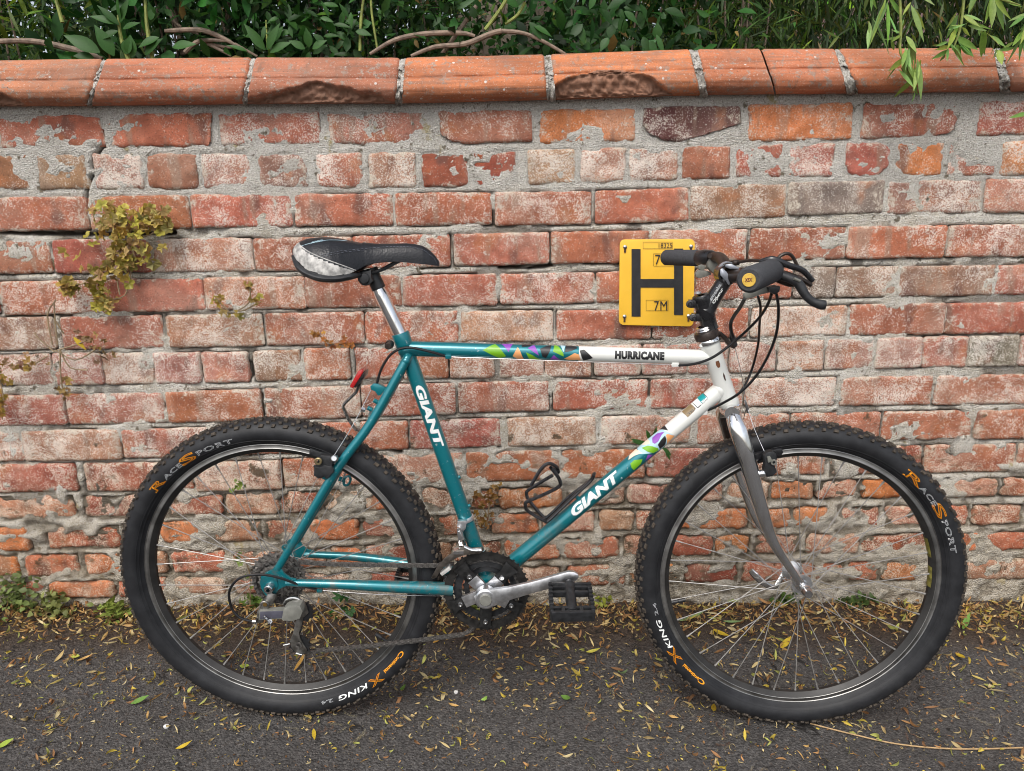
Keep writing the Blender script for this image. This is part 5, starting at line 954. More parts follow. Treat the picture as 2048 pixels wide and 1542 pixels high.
# front axle, nut, quick release
ezf = MF.col[2].to_3d()
m = MB(); m.cyl(FC-ezf*.058, FC+ezf*.058, .0048, 12); m.lathe(FC+ezf*.052, ezf, [(0, .006), (0, .0098), (.002, .0105), (.010, .0105), (.012, .0098), (.013, .0090), (.022, .0088), (.0245, .0075), (.0245, 0)], 24); m.build('axle', M_STEEL, WF)
m = MB(); c = FC-ezf*.062; m.cyl(FC-ezf*.052, FC-ezf*.070, .0098, 18); q = P(1506, 1143, -.055); m.tube([FC-ezf*.062, P(1552, 1172, -.05), P(1530, 1168, -.045), P(1512, 1152, -.045), P(1501, 1140, -.045)], [.005, .006, .0065, .008, .006], 12, smooth_path=4, squash=(ezf, .55)); m.build('quick_release_lever', M_CHROME, WF)
# ---- crankset
def Cp(px, py): return P(px, py, .088)
m = MB(); ch = MB()
axc = -BN
for nm, N, r, z, hole in (('large_chainring', 44, .0895, .040, .0690), ('middle_chainring', 34, .070, .0325, .051), ('small_chainring', 24, .050, .0245, .036)):
    m = MB(); cog(m, BB, axc, N, r, .0022, z+.004, .0034, hole=hole); 
    for k in range(5):
        a = math.radians(90+18+72*k+36*0)+0; 
        # arms running in to the bolt circle
    ring = m.build('chainring', M_BLKP if nm != 'large_chainring' else simple('black_chainring', (.018, .017, .016), .5, .3, var=.6, scale=90, bump=.5), bike, smooth=False, label=nm.replace('_', ' '))
ex_ = Vector((1, 0, 0)); ex_ = (ex_-BN*ex_.dot(BN)).normalized(); ey_ = (-BN).cross(ex_)*1.0
if ey_.z < 0: ey_ = -ey_
def pol(r, a, z): return BB-BN*z+(ex_*math.cos(a)+ey_*math.sin(a))*r
bolts = [P(939, 1154, .055), P(1003.5, 1155.5, .055), P(920.6, 1209, .055), P(1022.5, 1211, .055), P(971, 1243.6, .055)]
BLKS = simple('black_spider', (.016, .016, .016), .42, .2, var=.5, scale=70)
sp = MB(); lg = MB(); C5 = BB-BN*.054
angs = []
for b_ in bolts:
    q = b_-BB; q = q-BN*q.dot(BN); angs.append((math.atan2(q.dot(ey_), q.dot(ex_)), q.length))
for i, (a, rb) in enumerate(angs):
    def w2(r, hw): return [pol(math.hypot(r, hw), a+math.atan2(hw, r), .054), pol(math.hypot(r, hw), a-math.atan2(hw, r), .054)]
    A = w2(.010, .0125); B_ = w2(rb-.008, .0125); Cc_ = w2(rb+.004, .0105); D_ = w2(.078, .016 if i in (0, 1, 2) else .014); E_ = w2(rb+.012, .012)
    silver = i in (0, 1)
    if i in (0, 1, 2, 3): lg.prism([A[1], B_[1], B_[0], A[0]], BN*.0075); sp.prism([B_[1], Cc_[1], E_[1], D_[1], D_[0], E_[0], Cc_[0], B_[0]], BN*.006)
    else: sp.prism([A[1], B_[1], Cc_[1], D_[1], D_[0], Cc_[0], B_[0], A[0]], BN*.0065)
sp.build('spider', BLKS, bike, bev=.001)
ca = MB()
ce = P(1142, 1160, .092); c0 = CRK
cd_ = (ce-c0).normalized(); cu = (-BN).cross(cd_); cu = cu if cu.z > 0 else -cu; Lc = (ce-c0).length
pr = [(-.020, -.012, .014), (0, -.0215, .0215), (.02, -.0195, .0185), (.05, -.0155, .0145), (.09, -.0130, .0130), (.13, -.0125, .0135), (Lc-.012, -.0130, .0150), (Lc, -.0125, .0150), (Lc+.010, -.009, .011), (Lc+.016, -.003, .004)]
n_ = len(pr); vs = []
for (x, lo_, hi_) in pr:
    for k in range(12):
        a = 2*math.pi*k/12; y = (lo_+hi_)/2+(hi_-lo_)/2*math.copysign(abs(math.sin(a))**.7, math.sin(a)); z = .0068*math.copysign(abs(math.cos(a))**.6, math.cos(a)); vs.append(c0+BN*.012+cd_*x+cu*y-BN*z*(.85))
ca.add(vs, [(i*12+k, i*12+(k+1) % 12, (i+1)*12+(k+1) % 12, (i+1)*12+k) for i in range(n_-1) for k in range(12)]+[tuple(range(11, -1, -1)), tuple(range((n_-1)*12, n_*12))])
crank = ca.build('crank_arm', M_ALLOY, bike); lg.cyl(CRK+BN*.030, CRK+BN*.006, .0222, 26); lg.build('spider_arms', M_ALLOY, crank, bev=.001)
m = MB(); m.lathe(CRK+BN*.008, -BN, [(0, .0125), (.0045, .0125), (.0058, .0112), (.0058, 0)], 26); m.build('dust_cap', M_GREYP, crank)
for b_ in bolts:
    m = MB(); m.lathe(b_, -BN, [(-.002, .0052), (.002, .0052), (.0028, .0046), (.0028, .0028), (.001, .0026), (.001, 0)], 14); m.build('chainring_bolt', M_STEEL, crank)
# far crank and pedal (points away from us, half a turn round)
m = MB(); far0 = BB+BN*.062; fe = far0-cd_*Lc; m.tube([far0, far0-cd_*.05, fe], [.014, .012, .012], 12, squash=(BN, .6)); m.build('crank_arm', M_ALLOY, bike)
# pedal: open cage with tread bars
def pedal(c, out, fw, up):
    """c at the crank end; out along the spindle, fw across, up normal of the cage"""
    m = MB(); W_, L0, L1 = .034, .012, .098; sx = (out, fw, up)
    m.tube([c, c+out*.014], .0075, 12); m.tube([c+out*.012, c+out*.03, c+out*.09], [.0135, .011, .0095], 16, smooth_path=3)
    for sg in (-1, 1):
        m.box(c+out*((L0+L1)/2)+fw*sg*W_*1.12, sx, ((L1-L0)/2, .0032, .0105))
        for k in range(7): m.box(c+out*(L0+.010+k*.0115)+fw*sg*W_*1.12+up*.0118, sx, (.0022, .0040, .0022)); m.box(c+out*(L0+.010+k*.0115)+fw*sg*W_*1.12-up*.0118, sx, (.0022, .0040, .0022))
        for x in (.020, .036): m.box(c+out*x+fw*sg*W_*.62, sx, (.0032, W_*.42, .006))
        m.box(c+out*.080+fw*sg*W_*.6, sx, (.003, W_*.5, .005))
    m.box(c+out*(L1+.0015)+fw*0, sx, (.0034, W_*1.17, .0108)); m.box(c+out*(L1-.016), sx, (.003, W_*1.12, .0075)); m.box(c+out*(L0+.002), sx, (.003, W_*1.12, .008))
    for sg in (-1, 1): m.box(c+out*(L1-.007)+fw*sg*W_*.5, sx, (.008, .0035, .008))
    return m.build('pedal', M_BLKP, bike, bev=.0012)
pc = P(1138, 1164, .086); pout = (-BN).copy(); tilt = Matrix.Rotation(math.radians(10), 3, ex_); pout = tilt @ pout; pfw = ex_.copy(); pup = pout.cross(pfw); pedal(pc, pout, pfw, pup if pup.z > 0 else -pup)
pedal(fe, BN.copy(), ex_.copy(), Vector((0, 0, 1)))
# ---- chain: every link plate pair, one joined run
LINKM = {}
def chain_run(cm, pts):
    P_ = [Vector(p) for p in pts]; L_ = [0]
    for a, b in zip(P_, P_[1:]): L_.append(L_[-1]+(b-a).length)
    n = max(1, round(L_[-1]/.0127))
    def at(s):
        for i in range(len(L_)-1):
            if s <= L_[i+1]: return P_[i]+(P_[i+1]-P_[i])*((s-L_[i])/(L_[i+1]-L_[i]))
        return P_[-1]
    q = [at(L_[-1]*i/n) for i in range(n+1)]
    for i in range(n):
        t = (q[i+1]-q[i]).normalized(); u = (-BN).cross(t).normalized(); c = (q[i]+q[i+1])/2; LINKS.append((i % 2, c, t, u))
        cm.tube([q[i], q[i+1]], .0016, 5)
def build_links(parent):
    for k, c, t, u in LINKS:
        z = -BN; M_ = Matrix(((t.x, u.x, z.x, c.x), (t.y, u.y, z.y, c.y), (t.z, u.z, z.z, c.z), (0, 0, 0, 1))); loc = WM[parent.name].inverted() @ M_
        if k not in LINKM:
            m = MB(); zo = .0034 if k else .0022
            for sg in (-1, 1):
                out = []
                for j in range(12):
                    a = 2*math.pi*j/12; x = math.cos(a); out.append(Vector((.0064*(1 if x > 0 else -1)+.0036*x, .0042*math.sin(a)*(1 if abs(x) > .3 else .68), sg*zo)))
                m.prism(out, Vector((0, 0, sg*.0011)))
            m.cyl((-.0064, 0, -.0040), (-.0064, 0, .0048), .0023, 8); m.cyl((.0064, 0, -.0040), (.0064, 0, .0048), .0023, 8)
            LINKM[k] = m.build('link', M_GREASE, parent, local_space=True, local=loc, smooth=False).data
        else: link('link', LINKM[k], None, parent, local=loc)
LINKS = []
def arc(c, r, a0, a1, z, n=14): return [c-BN*z+(ex_*math.cos(a0+(a1-a0)*i/n)+ey_*math.sin(a0+(a1-a0)*i/n))*r for i in range(n+1)]
m = MB(); RA = RC.copy()
up0 = P(598, 1124, .045); upts = [up0, P(660, 1128, .045), P(760, 1130, .043), P(868, 1131, .040), P(905, 1128, .038)]
chain_run(m, upts); 
r_m = .066; chain_run(m, arc(BB, r_m, math.radians(118), math.radians(-90), .0355, 30)); 
chain_run(m, [pol(r_m, math.radians(-92), .0355), P(930, 1268, .036), P(880, 1275, .038), P(800, 1285, .042), P(700, 1296, .046), P(612, 1303, .048)])
rcog = .044; chain_run(m, [RC+ez*.040+(ex_*math.cos(a)+ey_*math.sin(a))*rcog for a in [math.radians(x) for x in range(84, 300, 12)]]+[P(580, 1240, .05)])
chain_run(m, [P(596, 1235, .050), P(600, 1262, .052), P(590, 1282, .052)])
cm_ = m.build('chain', M_GREASE, bike, smooth=False, kind='stuff'); build_links(cm_)
# ---- rear derailleur
gp = lambda x, y, o=.085: P(x, y, o)
m = MB(); m.lathe(P(530, 1209, .080), -BN, [(-.010, .0095), (.004, .0100), (.0055, .009), (.0055, .0052), (.002, .005)], 22); m.tube([P(545, 1186, .074), P(536, 1208, .078)], [.009, .009], 14, squash=(BN, .5)); m.plate([(524, 1204), (536, 1214), (530, 1222), (524, 1246), (512, 1246), (514, 1224)], .084, .012)
rd = m.build('rear_derailleur', M_ALLOYD, bike, bev=.0008)
m = MB(); m.lathe(P(530, 1209, .0865), -BN, [(0, .0042), (.0012, .0042), (.0012, 0)], 12); m.build('pivot_bolt', simple('brass_bolt', (.45, .28, .09), .35, 1), rd)
m = MB(); m.plate([(518, 1222), (572, 1220), (572, 1238), (517, 1240)], .092, .014); m.build('parallelogram_link', M_GREYP, rd, bev=.0008)
m = MB(); m.plate([(520, 1224), (570, 1222), (570, 1236), (519, 1238)], .0935, .004); m.build('outer_plate', simple('dark_label', (.10, .10, .13), .35, .3), rd, bev=.0006)
m = MB(); m.plate([(566, 1218), (580, 1212), (600, 1212), (606, 1224), (600, 1238), (584, 1244), (562, 1242)], .096, .028); m.build('rear_knuckle', M_GREYP, rd, bev=.004)
cg = [(567, 1206), (570, 1198), (584, 1193), (597, 1195), (609, 1204), (614, 1216), (617, 1226), (612, 1231), (606, 1236), (603, 1252), (598, 1266), (600, 1276), (606, 1288), (614, 1300), (613, 1307), (600, 1308), (590, 1304), (582, 1294), (580, 1280), (586, 1266), (590, 1246), (596, 1230), (597, 1212), (590, 1202), (578, 1203), (574, 1212)]
m = MB(); m.plate(cg, .066, .003); m.build('outer_cage', M_ALLOYD, rd, bev=.0008)
m = MB(); m.tube([P(568, 1208, .068), P(573, 1199, .068), P(585, 1195, .068), P(598, 1198, .068), P(608, 1208, .068)], .0030, 8, smooth_path=4); m.build('cage_edge', M_STEEL, rd)
m = MB(); m.plate([(x+2, y) for x, y in cg[8:22]], .050, .002); m.build('inner_cage', M_ALLOYD, rd)
for (x, y) in ((606, 1224), (600, 1290)): m = MB(); cog(m, P(x, y, .062), BN, 11, .0235, .006, 0, .004); m.build('jockey_wheel', M_BLKP, rd, smooth=False)
m = MB(); m.lathe(P(598, 1290, .068), -BN, [(0, .0065), (.002, .0065), (.002, .003), (.0006, .003)], 14); m.build('jockey_bolt', M_GREASE, rd)
m = MB(); m.tube([P(567, 1290, .066), P(580, 1287, .066)], .0022, 8); m.tube([P(592, 1306, .068), P(604, 1309, .068)], .0022, 8); m.build('cage_tab', M_CHROME, rd)
m = MB(); m.cyl(P(505, 1243, .088), P(513, 1243, .088), .0042, 12); [m.cyl(P(528+i*3.4, 1232+i*3.6, .098), P(530.6+i*3.4, 1234.8+i*3.6, .098), .0030 if i % 2 else .0023, 10) for i in range(4)]; m.build('adjuster', M_STEEL, rd)
m = MB(); m.cyl(P(540, 1243, .094), P(540, 1243, .086), .0055, 6); m.build('cable_anchor', M_STEEL, rd)
# ---- front derailleur
m = MB(); l, t = ST.inv(930, 1043); c = ST.a+ST.d*l; tl = (ST.d+ex_*.0).normalized(); m.lathe(c-ST.d*.004, ST.d, [(0, .0153), (0, .0172), (.009, .0172), (.009, .0153)], 28); m.plate([(915, 1042), (934, 1042), (931, 1058), (924, 1066), (914, 1058)], .026, .010); fd = m.build('front_derailleur', M_ALLOY, bike, bev=.0006)
m = MB(); m.plate([(913, 1058), (920, 1054), (925, 1063), (931, 1092), (934, 1100), (920, 1101), (916, 1080)], .036, .012); m.plate([(919, 1062), (926, 1078), (928, 1086), (919, 1087), (915, 1064)], .038, .002); m.build('link_arm', M_CHROME, fd, bev=.001)
CG = [(918, 1098), (930, 1090), (942, 1096), (964, 1094), (968, 1101), (960, 1107), (930, 1110), (915, 1115), (900, 1124), (884, 1138), (873, 1155), (866, 1158), (862, 1156), (874, 1134), (888, 1118), (902, 1107)]
m = MB(); m.plate(CG, .055, .0018); m.build('outer_cage', simple('cage_steel', (.24, .215, .19), .35, 1, var=.3), fd, bev=.0004)
m = MB(); m.prism([P(x, y, .041) for x, y in CG[3:]], BN*.0018); m.build('inner_cage', M_ALLOYD, fd)
m = MB(); m.tube([P(928, 1093, .056), P(944, 1100, .056), P(963, 1099, .056)], .0030, 8, smooth_path=3); m.box(P(918, 1102, .048), (ex_, BN, ey_), (.010, .008, .0035)); m.build('cage_bridge', M_CHROME, fd)
m = MB(); m.box(P(892, 1140, .048), ((ex_*.8+ey_*.6), BN, (ey_*.8-ex_*.6)), (.012, .007, .0035)); m.build('chain_guide', simple('pale_link', (.66, .65, .62), .4, .5), fd, bev=.0008)
m = MB(); m.tube([P(962, 1112, .02), P(966, 1100, .02)], .0035, 8); m.build('cable_end', D_SKY, fd)
# ---- seat post, saddle
SP = Tube(P(755, 574), P(806, 680), .0132)
m = MB(); m.lathe(SP.a, SP.d, [(0, .0118), (.006, .0120), (.012, .0128), (.018, .0134), ((SP.b-SP.a).length, .0134)], 28); post = m.build('seat_post', M_CHROME, bike)
m = MB(); m.tube([P(742, 536), P(748, 556), P(758, 578)], [.0125, .0135, .0138], 18); m.cyl(P(731, 556, .026), P(731, 556, -.026), .0145, 22); m.cyl(P(728, 557, .034), P(728, 557, .024), .0105, 20); m.prism([P(x, y, .03) for x, y in [(715, 548), (742, 540), (742, 556), (746, 562), (738, 570), (724, 571), (716, 562)]], BN*.06); clampo = m.build('saddle_clamp', M_BLKP, bike, bev=.0018)
STN = [(589, 496, 519, .030), (597, 486, 530, .050), (606, 479, 540, .060), (618, 474, 548, .068), (634, 471.5, 553, .073), (650, 471, 555, .075), (668, 472.5, 556, .073), (686, 476, 553, .066), (700, 479, 547, .057), (714, 482, 540, .048), (731, 485, 531, .038), (748, 487, 526, .032), (770, 487.5, 524, .028), (792, 487, 523, .0255), (812, 486.5, 524.5, .0235), (830, 488, 526.5, .0215), (846, 492, 528, .0195), (860, 501, 529.5, .0165), (871, 512, 531, .012), (878, 522, 531.5, .007)]
NA = 34; Vn = []; Fn = []; Mi = []
def insw(x, y):                                 # scuffed white wrap round the back, outlined on the near flank
    pl = [(586, 500), (592, 486), (598, 484), (604, 497), (622, 510), (650, 522), (680, 533), (712, 541), (700, 549), (672, 551), (640, 549), (612, 538), (595, 522), (586, 512)]
    c = False; j = len(pl)-1
    for i in range(len(pl)):
        if (pl[i][1] > y) != (pl[j][1] > y) and x < (pl[j][0]-pl[i][0])*(y-pl[i][1])/(pl[j][1]-pl[i][1])+pl[i][0]: c = not c
        j = i
    return c
ST2 = []
for i in range(len(STN)-1):
    for k in range(10): t = k/10; ST2.append(tuple(a+(b-a)*t for a, b in zip(STN[i], STN[i+1])))
ST2.append(STN[-1])
for (x, yt, yb, w_) in ST2:
    C_ = P(x, yt, 0); E_ = P(x, yb, w_); vv = (E_-C_)+BN*w_; vv = vv-BN*vv.dot(BN)
    for k in range(-NA, NA+1):
        a = k/NA*math.pi/2*1.0; s1 = math.sin(a); cc = 1-math.cos(a)
        lift = .0035*(1-abs(s1))**2*(1 if w_ > .04 else 0)       # shallow centre groove
        Vn.append(C_-BN*w_*math.copysign(abs(s1)**.85, s1)+vv*(cc**1.15)-Vector((0, 0, lift)))
nn = 2*NA+1
for i in range(len(ST2)-1):
    for k in range(nn-1):
        f = (i*nn+k, i*nn+k+1, (i+1)*nn+k+1, (i+1)*nn+k); Fn.append(f); kk = k if k >= NA else nn-2-k
        f2 = (i*nn+kk, i*nn+kk+1, (i+1)*nn+kk+1, (i+1)*nn+kk); q = sum((Vn[j] for j in f2), Vector())/4; Mi.append(1 if insw(*project(q)) else 0)
b0 = len(Vn)
for (x, yt, yb, w_) in ST2:                       # underside
    E_ = P(x, yb, w_); E2 = mirror(E_)+(P(x, yb, 0)-P(x, yb, 0)); Vn += [Vn[(ST2.index((x, yt, yb, w_)))*nn+nn-1]-BN*(-.006)-ey_*.001, Vn[(ST2.index((x, yt, yb, w_)))*nn]-BN*.006-ey_*.001]
for i in range(len(ST2)-1): Fn.append((b0+2*i, b0+2*i+1, b0+2*i+3, b0+2*i+2)); Fn.append((i*nn+nn-1, b0+2*i, b0+2*i+2, (i+1)*nn+nn-1)); Fn.append((i*nn, (i+1)*nn, b0+2*i+3, b0+2*i+1)); Mi += [0, 0, 0]
Fn += [tuple(range(nn)), tuple((len(ST2)-1)*nn+k for k in range(nn))]; Mi += [1, 0]
m = MB(); m.v = [tuple(v) for v in Vn]; m.f = Fn; m.m = Mi; sad = m.build('saddle', [M_LEATH, M_SADW], bike)
def on_saddle(x, y):                              # pixel -> near flank point
    d = ray(x, y); best = None; bt = 1e9
    i0 = min(range(len(ST2)), key=lambda i: abs(ST2[i][0]-x))
    for i in range(max(0, i0-10), min(len(ST2), i0+10), 2):
        for k in range(nn):
            v = Vn[i*nn+k]; q = project(v); e = (q[0]-x)**2+(q[1]-y)**2
            if e < bt and k >= NA-8: bt = e; best = v
    p = CAM+d*((best-CAM).dot(fwd)/d.dot(fwd)); return p-d.normalized()*.0012
m = MB()
for pts in ([(642, 510), (680, 502), (730, 497), (780, 493), (820, 493), (848, 500), (868, 516), (875, 530)], [(645, 513), (690, 504), (740, 499)], [(604, 497), (622, 508), (650, 520), (680, 532), (708, 541)]):
    q = [(pts[i][0]+(pts[i+1][0]-pts[i][0])*t/6, pts[i][1]+(pts[i+1][1]-pts[i][1])*t/6) for i in range(len(pts)-1) for t in range(6)]
    w3 = [on_saddle(*a) for a in q]
    for a, b in zip(w3[::1], w3[1::1]): m.tube([a, a+(b-a)*.55], .0005, 5)
m.build('stitching', simple('grey_thread', (.12, .13, .16), .6), sad)
m = MB(); m.tube([on_saddle(*a) for a in [(601, 485), (603, 493), (622, 506), (650, 518), (680, 529), (712, 541)]], .0011, 6, smooth_path=4); m.build('piping', M_SADW, sad)
m = MB(); m.tube([on_saddle(*a) for a in [(603, 492), (622, 486), (645, 481), (672, 480), (694, 482)]], .0005, 5, smooth_path=3); m.build('emblem_line', D_SKY, sad)
vf = tube_text(('JODEL', .01, .5, 1.1)); mapped('lettering', vf, lambda u, v, z: on_saddle(621+25*u, 488.5-5*u-5*v), D_SKY, sad)
rl = [(586, 512), (596, 532), (612, 546), (640, 556), (672, 558), (702, 553), (722, 549)]
m = MB(); m.tube([P(x, y, w_) for (x, y), w_ in zip(rl, (.03, .055, .068, .074, .068, .055, .03))], [.003, .0055, .0065, .007, .0065, .006, .004], 12, smooth_path=5, squash=(BN, 1.6)); m.tube([mirror(P(x, y, w_)) for (x, y), w_ in zip(rl, (.03, .055, .068, .074, .068, .055, .03))], [.003, .0055, .0065, .007, .0065, .006, .004], 12, smooth_path=5); m.build('saddle_base', M_BLKP, sad)
for sg in (1, -1):
    f = (lambda p: p) if sg > 0 else mirror
    m = MB(); m.tube([f(P(640, 545, .018)), f(P(690, 551, .02)), f(P(735, 547, .020)), f(P(762, 540, .018)), f(P(785, 528, .014)), f(P(812, 516, .008))], .0034, 9, smooth_path=5); m.build('saddle_rail', M_BLACK, sad)
# ---- fork
FD = [(1468, 826), (1470, 842), (1477, 862), (1489, 900), (1501, 941), (1512, 981), (1524, 1021), (1537, 1061), (1551, 1092), (1571, 1123), (1600, 1166)]
fo = [.018, .034, .046, .052, .054, .054, .054, .054, .054, .053, .052]; fr_ = [.0150, .0160, .0172, .0172, .0162, .0150, .0138, .0118, .0100, .0082, .0072]
def fleg(s): return [P(x, y, s*o) if s > 0 else P(x, y, o)+BN*2*o for (x, y), o in zip(FD, fo)]
m = MB(); m.tube(fleg(1), fr_, 24, smooth_path=5, squash=(BN, .8)); m.build('fork_leg', M_CHROME, bike)
# the far leg is the mirror image across the front wheel's own plane
nf = Vector((.093, .9947, -.0446)).normalized()
m = MB(); m.tube([p-nf*2*((p-FC).dot(nf)) for p in fleg(1)], fr_, 22, smooth_path=5, squash=(BN, .8)); m.build('fork_leg', M_CHROME, bike)
m = MB(); cc = P(1466, 830); m.tube([P(1464, 828, .036), P(1464, 824, .018), P(1464, 823, 0), P(1464, 824, -.018), P(1464, 830, -.036)], [.014, .0165, .0175, .0165, .014], 20, smooth_path=4); m.build('fork_crown', M_CHROME, bike)
m = MB(); m.lathe(HT.b-HT.d*.001, HT.d, [(0, .017), (0, .0205), (.003, .0215), (.006, .0190), (.009, .0215), (.013, .0205), (.016, .017)], 28); m.build('headset', M_CHROME, bike)
m = MB(); m.lathe(HT.a+HT.d*.001, -HT.d, [(0, .018), (0, .0225), (.005, .0232), (.009, .021), (.010, .015)], 28); m.build('headset', M_CHROME, bike)
m = MB(); m.lathe(HT.a-HT.d*.009, -HT.d, [(0, .018), (0, .0235), (.009, .0240), (.014, .0215), (.015, .015)], 28); m.build('headset_cover', M_RUSTB, bike)
m = MB(); m.lathe(HT.a-HT.d*.023, -HT.d, [(0, .012), (0, .0160), (.003, .0168), (.005, .0155), (.007, .0165), (.010, .0150), (.011, .012)], 24); m.build('lock_nut', M_STEEL, bike)
dp_ = P(1600, 1166, .05); m = MB(); m.plate([(1588, 1146), (1606, 1158), (1616, 1176), (1606, 1186), (1592, 1178), (1582, 1158)], .051, .006); m.build('fork_end', M_CHROME, bike, bev=.001)
# ---- stem
sa = P(1402, 590); sb = P(1418, 650); m = MB(); sd = (sb-sa).normalized(); m.lathe(sa, sd, [(0, .008), (0, .0165), (.004, .0185), (.010, .0178), (.042, .0178), (.046, .0165), (.062, .0158), (.070, .0165), (.072, .012)], 28)
SA = P(1411, 622); SB = P(1457, 549)
m.tube([SA, SA+(SB-SA)*.25, SA+(SB-SA)*.6, SA+(SB-SA)*.9, SB], [.0195, .0158, .0146, .0152, .015], 24, smooth_path=4); stem = m.build('stem', M_BLACK, bike)
STM = Tube(SA+(SB-SA)*.1, SB, .0152)
STM.text(('Ojkour', .02, 0, .98), (1433, 611), (1456, 584), -.0085, -.0015, D_WHT, stem, h=.0008); STM.text(('amoeba', .0, 0, 1., .02), (1428, 605), (1452, 575), .0005, .0065, D_WT, stem, h=.0008)
for (x, y) in ((1380, 608), (1386, 635)): m = MB(); m.cyl(P(x, y, .012), P(x, y, -.012), .0075, 14); m.box(P(x+9, y-1, 0), (ex_, BN, ey_), (.010, .010, .0075)); m.build('clamp_lug', M_BLACK, stem, bev=.0015)
for (x, y) in ((1380, 608), (1388, 637)): m = MB(); m.lathe(P(x, y, .013), -BN, [(0, .0045), (.0025, .0045), (.003, .004), (.003, .0022), (.001, .002)], 12); m.build('clamp_bolt', M_BLACK, stem)
m = MB(); m.ball(P(1396, 586), (.007, .007, .0035), 10); m.build('top_cap', M_ALLOY, stem)
m = MB(); m.lathe(P(1457, 549, .017), BN, [(0, .0155), (0, .0195), (.034, .0195), (.034, .0155)], 26); m.build('bar_clamp', M_BLACK, stem)
# ---- handlebar
hb_ = [P(1398, 516, -.185), P(1424, 514, -.150), P(1440, 516, -.110), P(1449, 528, -.065), P(1454, 543, -.03), P(1457, 549, 0), P(1474, 553, .03), P(1492, 549, .075), P(1514, 546, .12), P(1536, 543, .165)]
m = MB(); m.tube(hb_, [.0112, .0112, .0115, .0125, .0127, .0127, .0127, .0125, .0112, .0112], 20, smooth_path=6); bar = m.build('handlebar', M_RUSTB, bike)
def grip(a, b, r):
    m = MB(); d = (b-a).normalized(); L_ = (b-a).length; m.lathe(a, d, [(0, .004), (0, r-.004), (.002, r-.0015), (.005, r), (L_-.004, r), (L_-.001, r-.002), (L_, r-.005), (L_, .004)], 32); return m.build('grip', M_FOAM, bar)
grip(P(1331, 515, -.29), P(1399, 516, -.182), .0176); g2a = P(1498, 560, .29); g2b = P(1543, 542, .168); grip(g2a, g2b, .0202)
gd = (g2a-g2b).normalized(); m = MB(); m.lathe(g2a-gd*.001, gd, [(0, .0095), (.0015, .0105), (.0028, .0100), (.003, 0)], 24); plug = m.build('bar_end_plug', simple('gold_plug', (.85, .55, .10), .25, .3, coat=1), bar)
eu = (upv-gd*upv.dot(gd)).normalized(); er = eu.cross(gd); er = er if er.dot(rgt) > 0 else -er
mapped('lettering', tube_text(('XSX', .03, .3)), lambda u, v, z: g2a+gd*.0024+er*(u-.5)*.0125+eu*(v-.42)*.0058, simple('dark_print', (.12, .02, .03), .4), plug)
m = MB(); d = (P(1331, 515, -.29)-P(1399, 516, -.182)).normalized(); m.tube([P(1398, 516, -.183), P(1410, 515, -.168), P(1424, 514, -.150)], [.0165, .0175, .0140], 22, smooth_path=3); m.build('lever_clamp', M_BLACK, bar)
m = MB(); m.tube([P(1543, 541, .170), P(1551, 538, .150)], [.0175, .0150], 22); m.build('lever_clamp', M_BLACK, bar)
# reflector bracket at the bar centre
SILV = simple('silver_bracket', (.30, .32, .36), .4, .4); m = MB(); c = P(1450, 541, .014)
m.tube([P(1443, 538, .018), P(1447, 547, .020), P(1454, 556, .020), P(1458, 569, .018)], [.003, .0065, .0055, .0015], 10, smooth_path=4, squash=(BN, .5)); m.tube([P(1452, 531, .018), P(1462, 533, .022), P(1478, 537, .024)], [.003, .005, .0015], 10, smooth_path=4, squash=(BN, .5)); m.lathe(P(1452, 540, -.004), -BN, [(0, .0145), (0, .0165), (.010, .0165), (.010, .0145)], 22); m.build('reflector_bracket', SILV, bar)
# brake levers
def lever(body, blade, tip, rb, mir=False):
    m = MB(); m.tube(*body, 12, smooth_path=5, squash=(BN, .75)); o1 = m.build('brake_lever', M_BLACK, bar)
    m = MB(); m.tube(*blade, 12, smooth_path=5, squash=(BN, .8)); m.build('lever_blade', M_BLKP, o1); return o1
lv = lever(([P(1520, 524, .15), P(1545, 519, .16), P(1575, 530, .16), P(1605, 541, .155), P(1625, 562, .15)], [.004, .0062, .0056, .0052, .005]), ([P(1560, 550, .165), P(1590, 562, .17), P(1601, 573, .172), P(1611, 590, .175), P(1625, 603, .178), P(1641, 609, .18), P(1650, 610, .18)], [.007, .008, .0085, .0075, .0070, .0085, .0080]), None, 0)
m = MB(); m.tube([P(1545, 540, .155), P(1570, 548, .16), P(1600, 558, .16), P(1622, 570, .155)], [.004, .0055, .005, .004], 8, smooth_path=4); m.tube([P(1555, 558, .15), P(1580, 566, .155), P(1603, 568, .155)], [.006, .007, .004], 10, smooth_path=4); m.build('lever_pivot', M_RUSTB, lv)
m = MB(); m.tube([P(1588, 557, .178), P(1600, 562, .178)], [.0025, .0025], 8); m.ball(P(1559, 552, .17), .0045, 9); m.build('lever_screw', M_GREYP, lv)
m = MB(); m.tube([P(1553, 521, .15), P(1562, 511, .15), P(1575, 507, .15), P(1585, 513, .15), P(1593, 528, .15), P(1600, 543, .15)], .0030, 8, smooth_path=5); m.build('brake_cable', M_RUSTB, bar)
m = MB(); m.tube([P(1474, 525, .02), P(1500, 521, .06), P(1524, 522, .10)], .0028, 8, smooth_path=4); m.cyl(P(1466, 526, .02), P(1478, 525, .02), .0055, 12); m.build('brake_cable', M_RUSTB, bar)
m = MB(); m.plate([(1489, 588), (1500, 582), (1515, 580), (1530, 574), (1552, 570), (1560, 578), (1545, 584), (1520, 590), (1505, 596), (1494, 598), (1488, 594)], .15, .012); m.build('shift_lever', M_GREYP, bar, bev=.003)
m = MB(); m.plate([(1536, 574), (1562, 572), (1560, 584), (1550, 590), (1540, 584)], .16, .018); m.build('shifter_body', M_BLKP, bar, bev=.003)
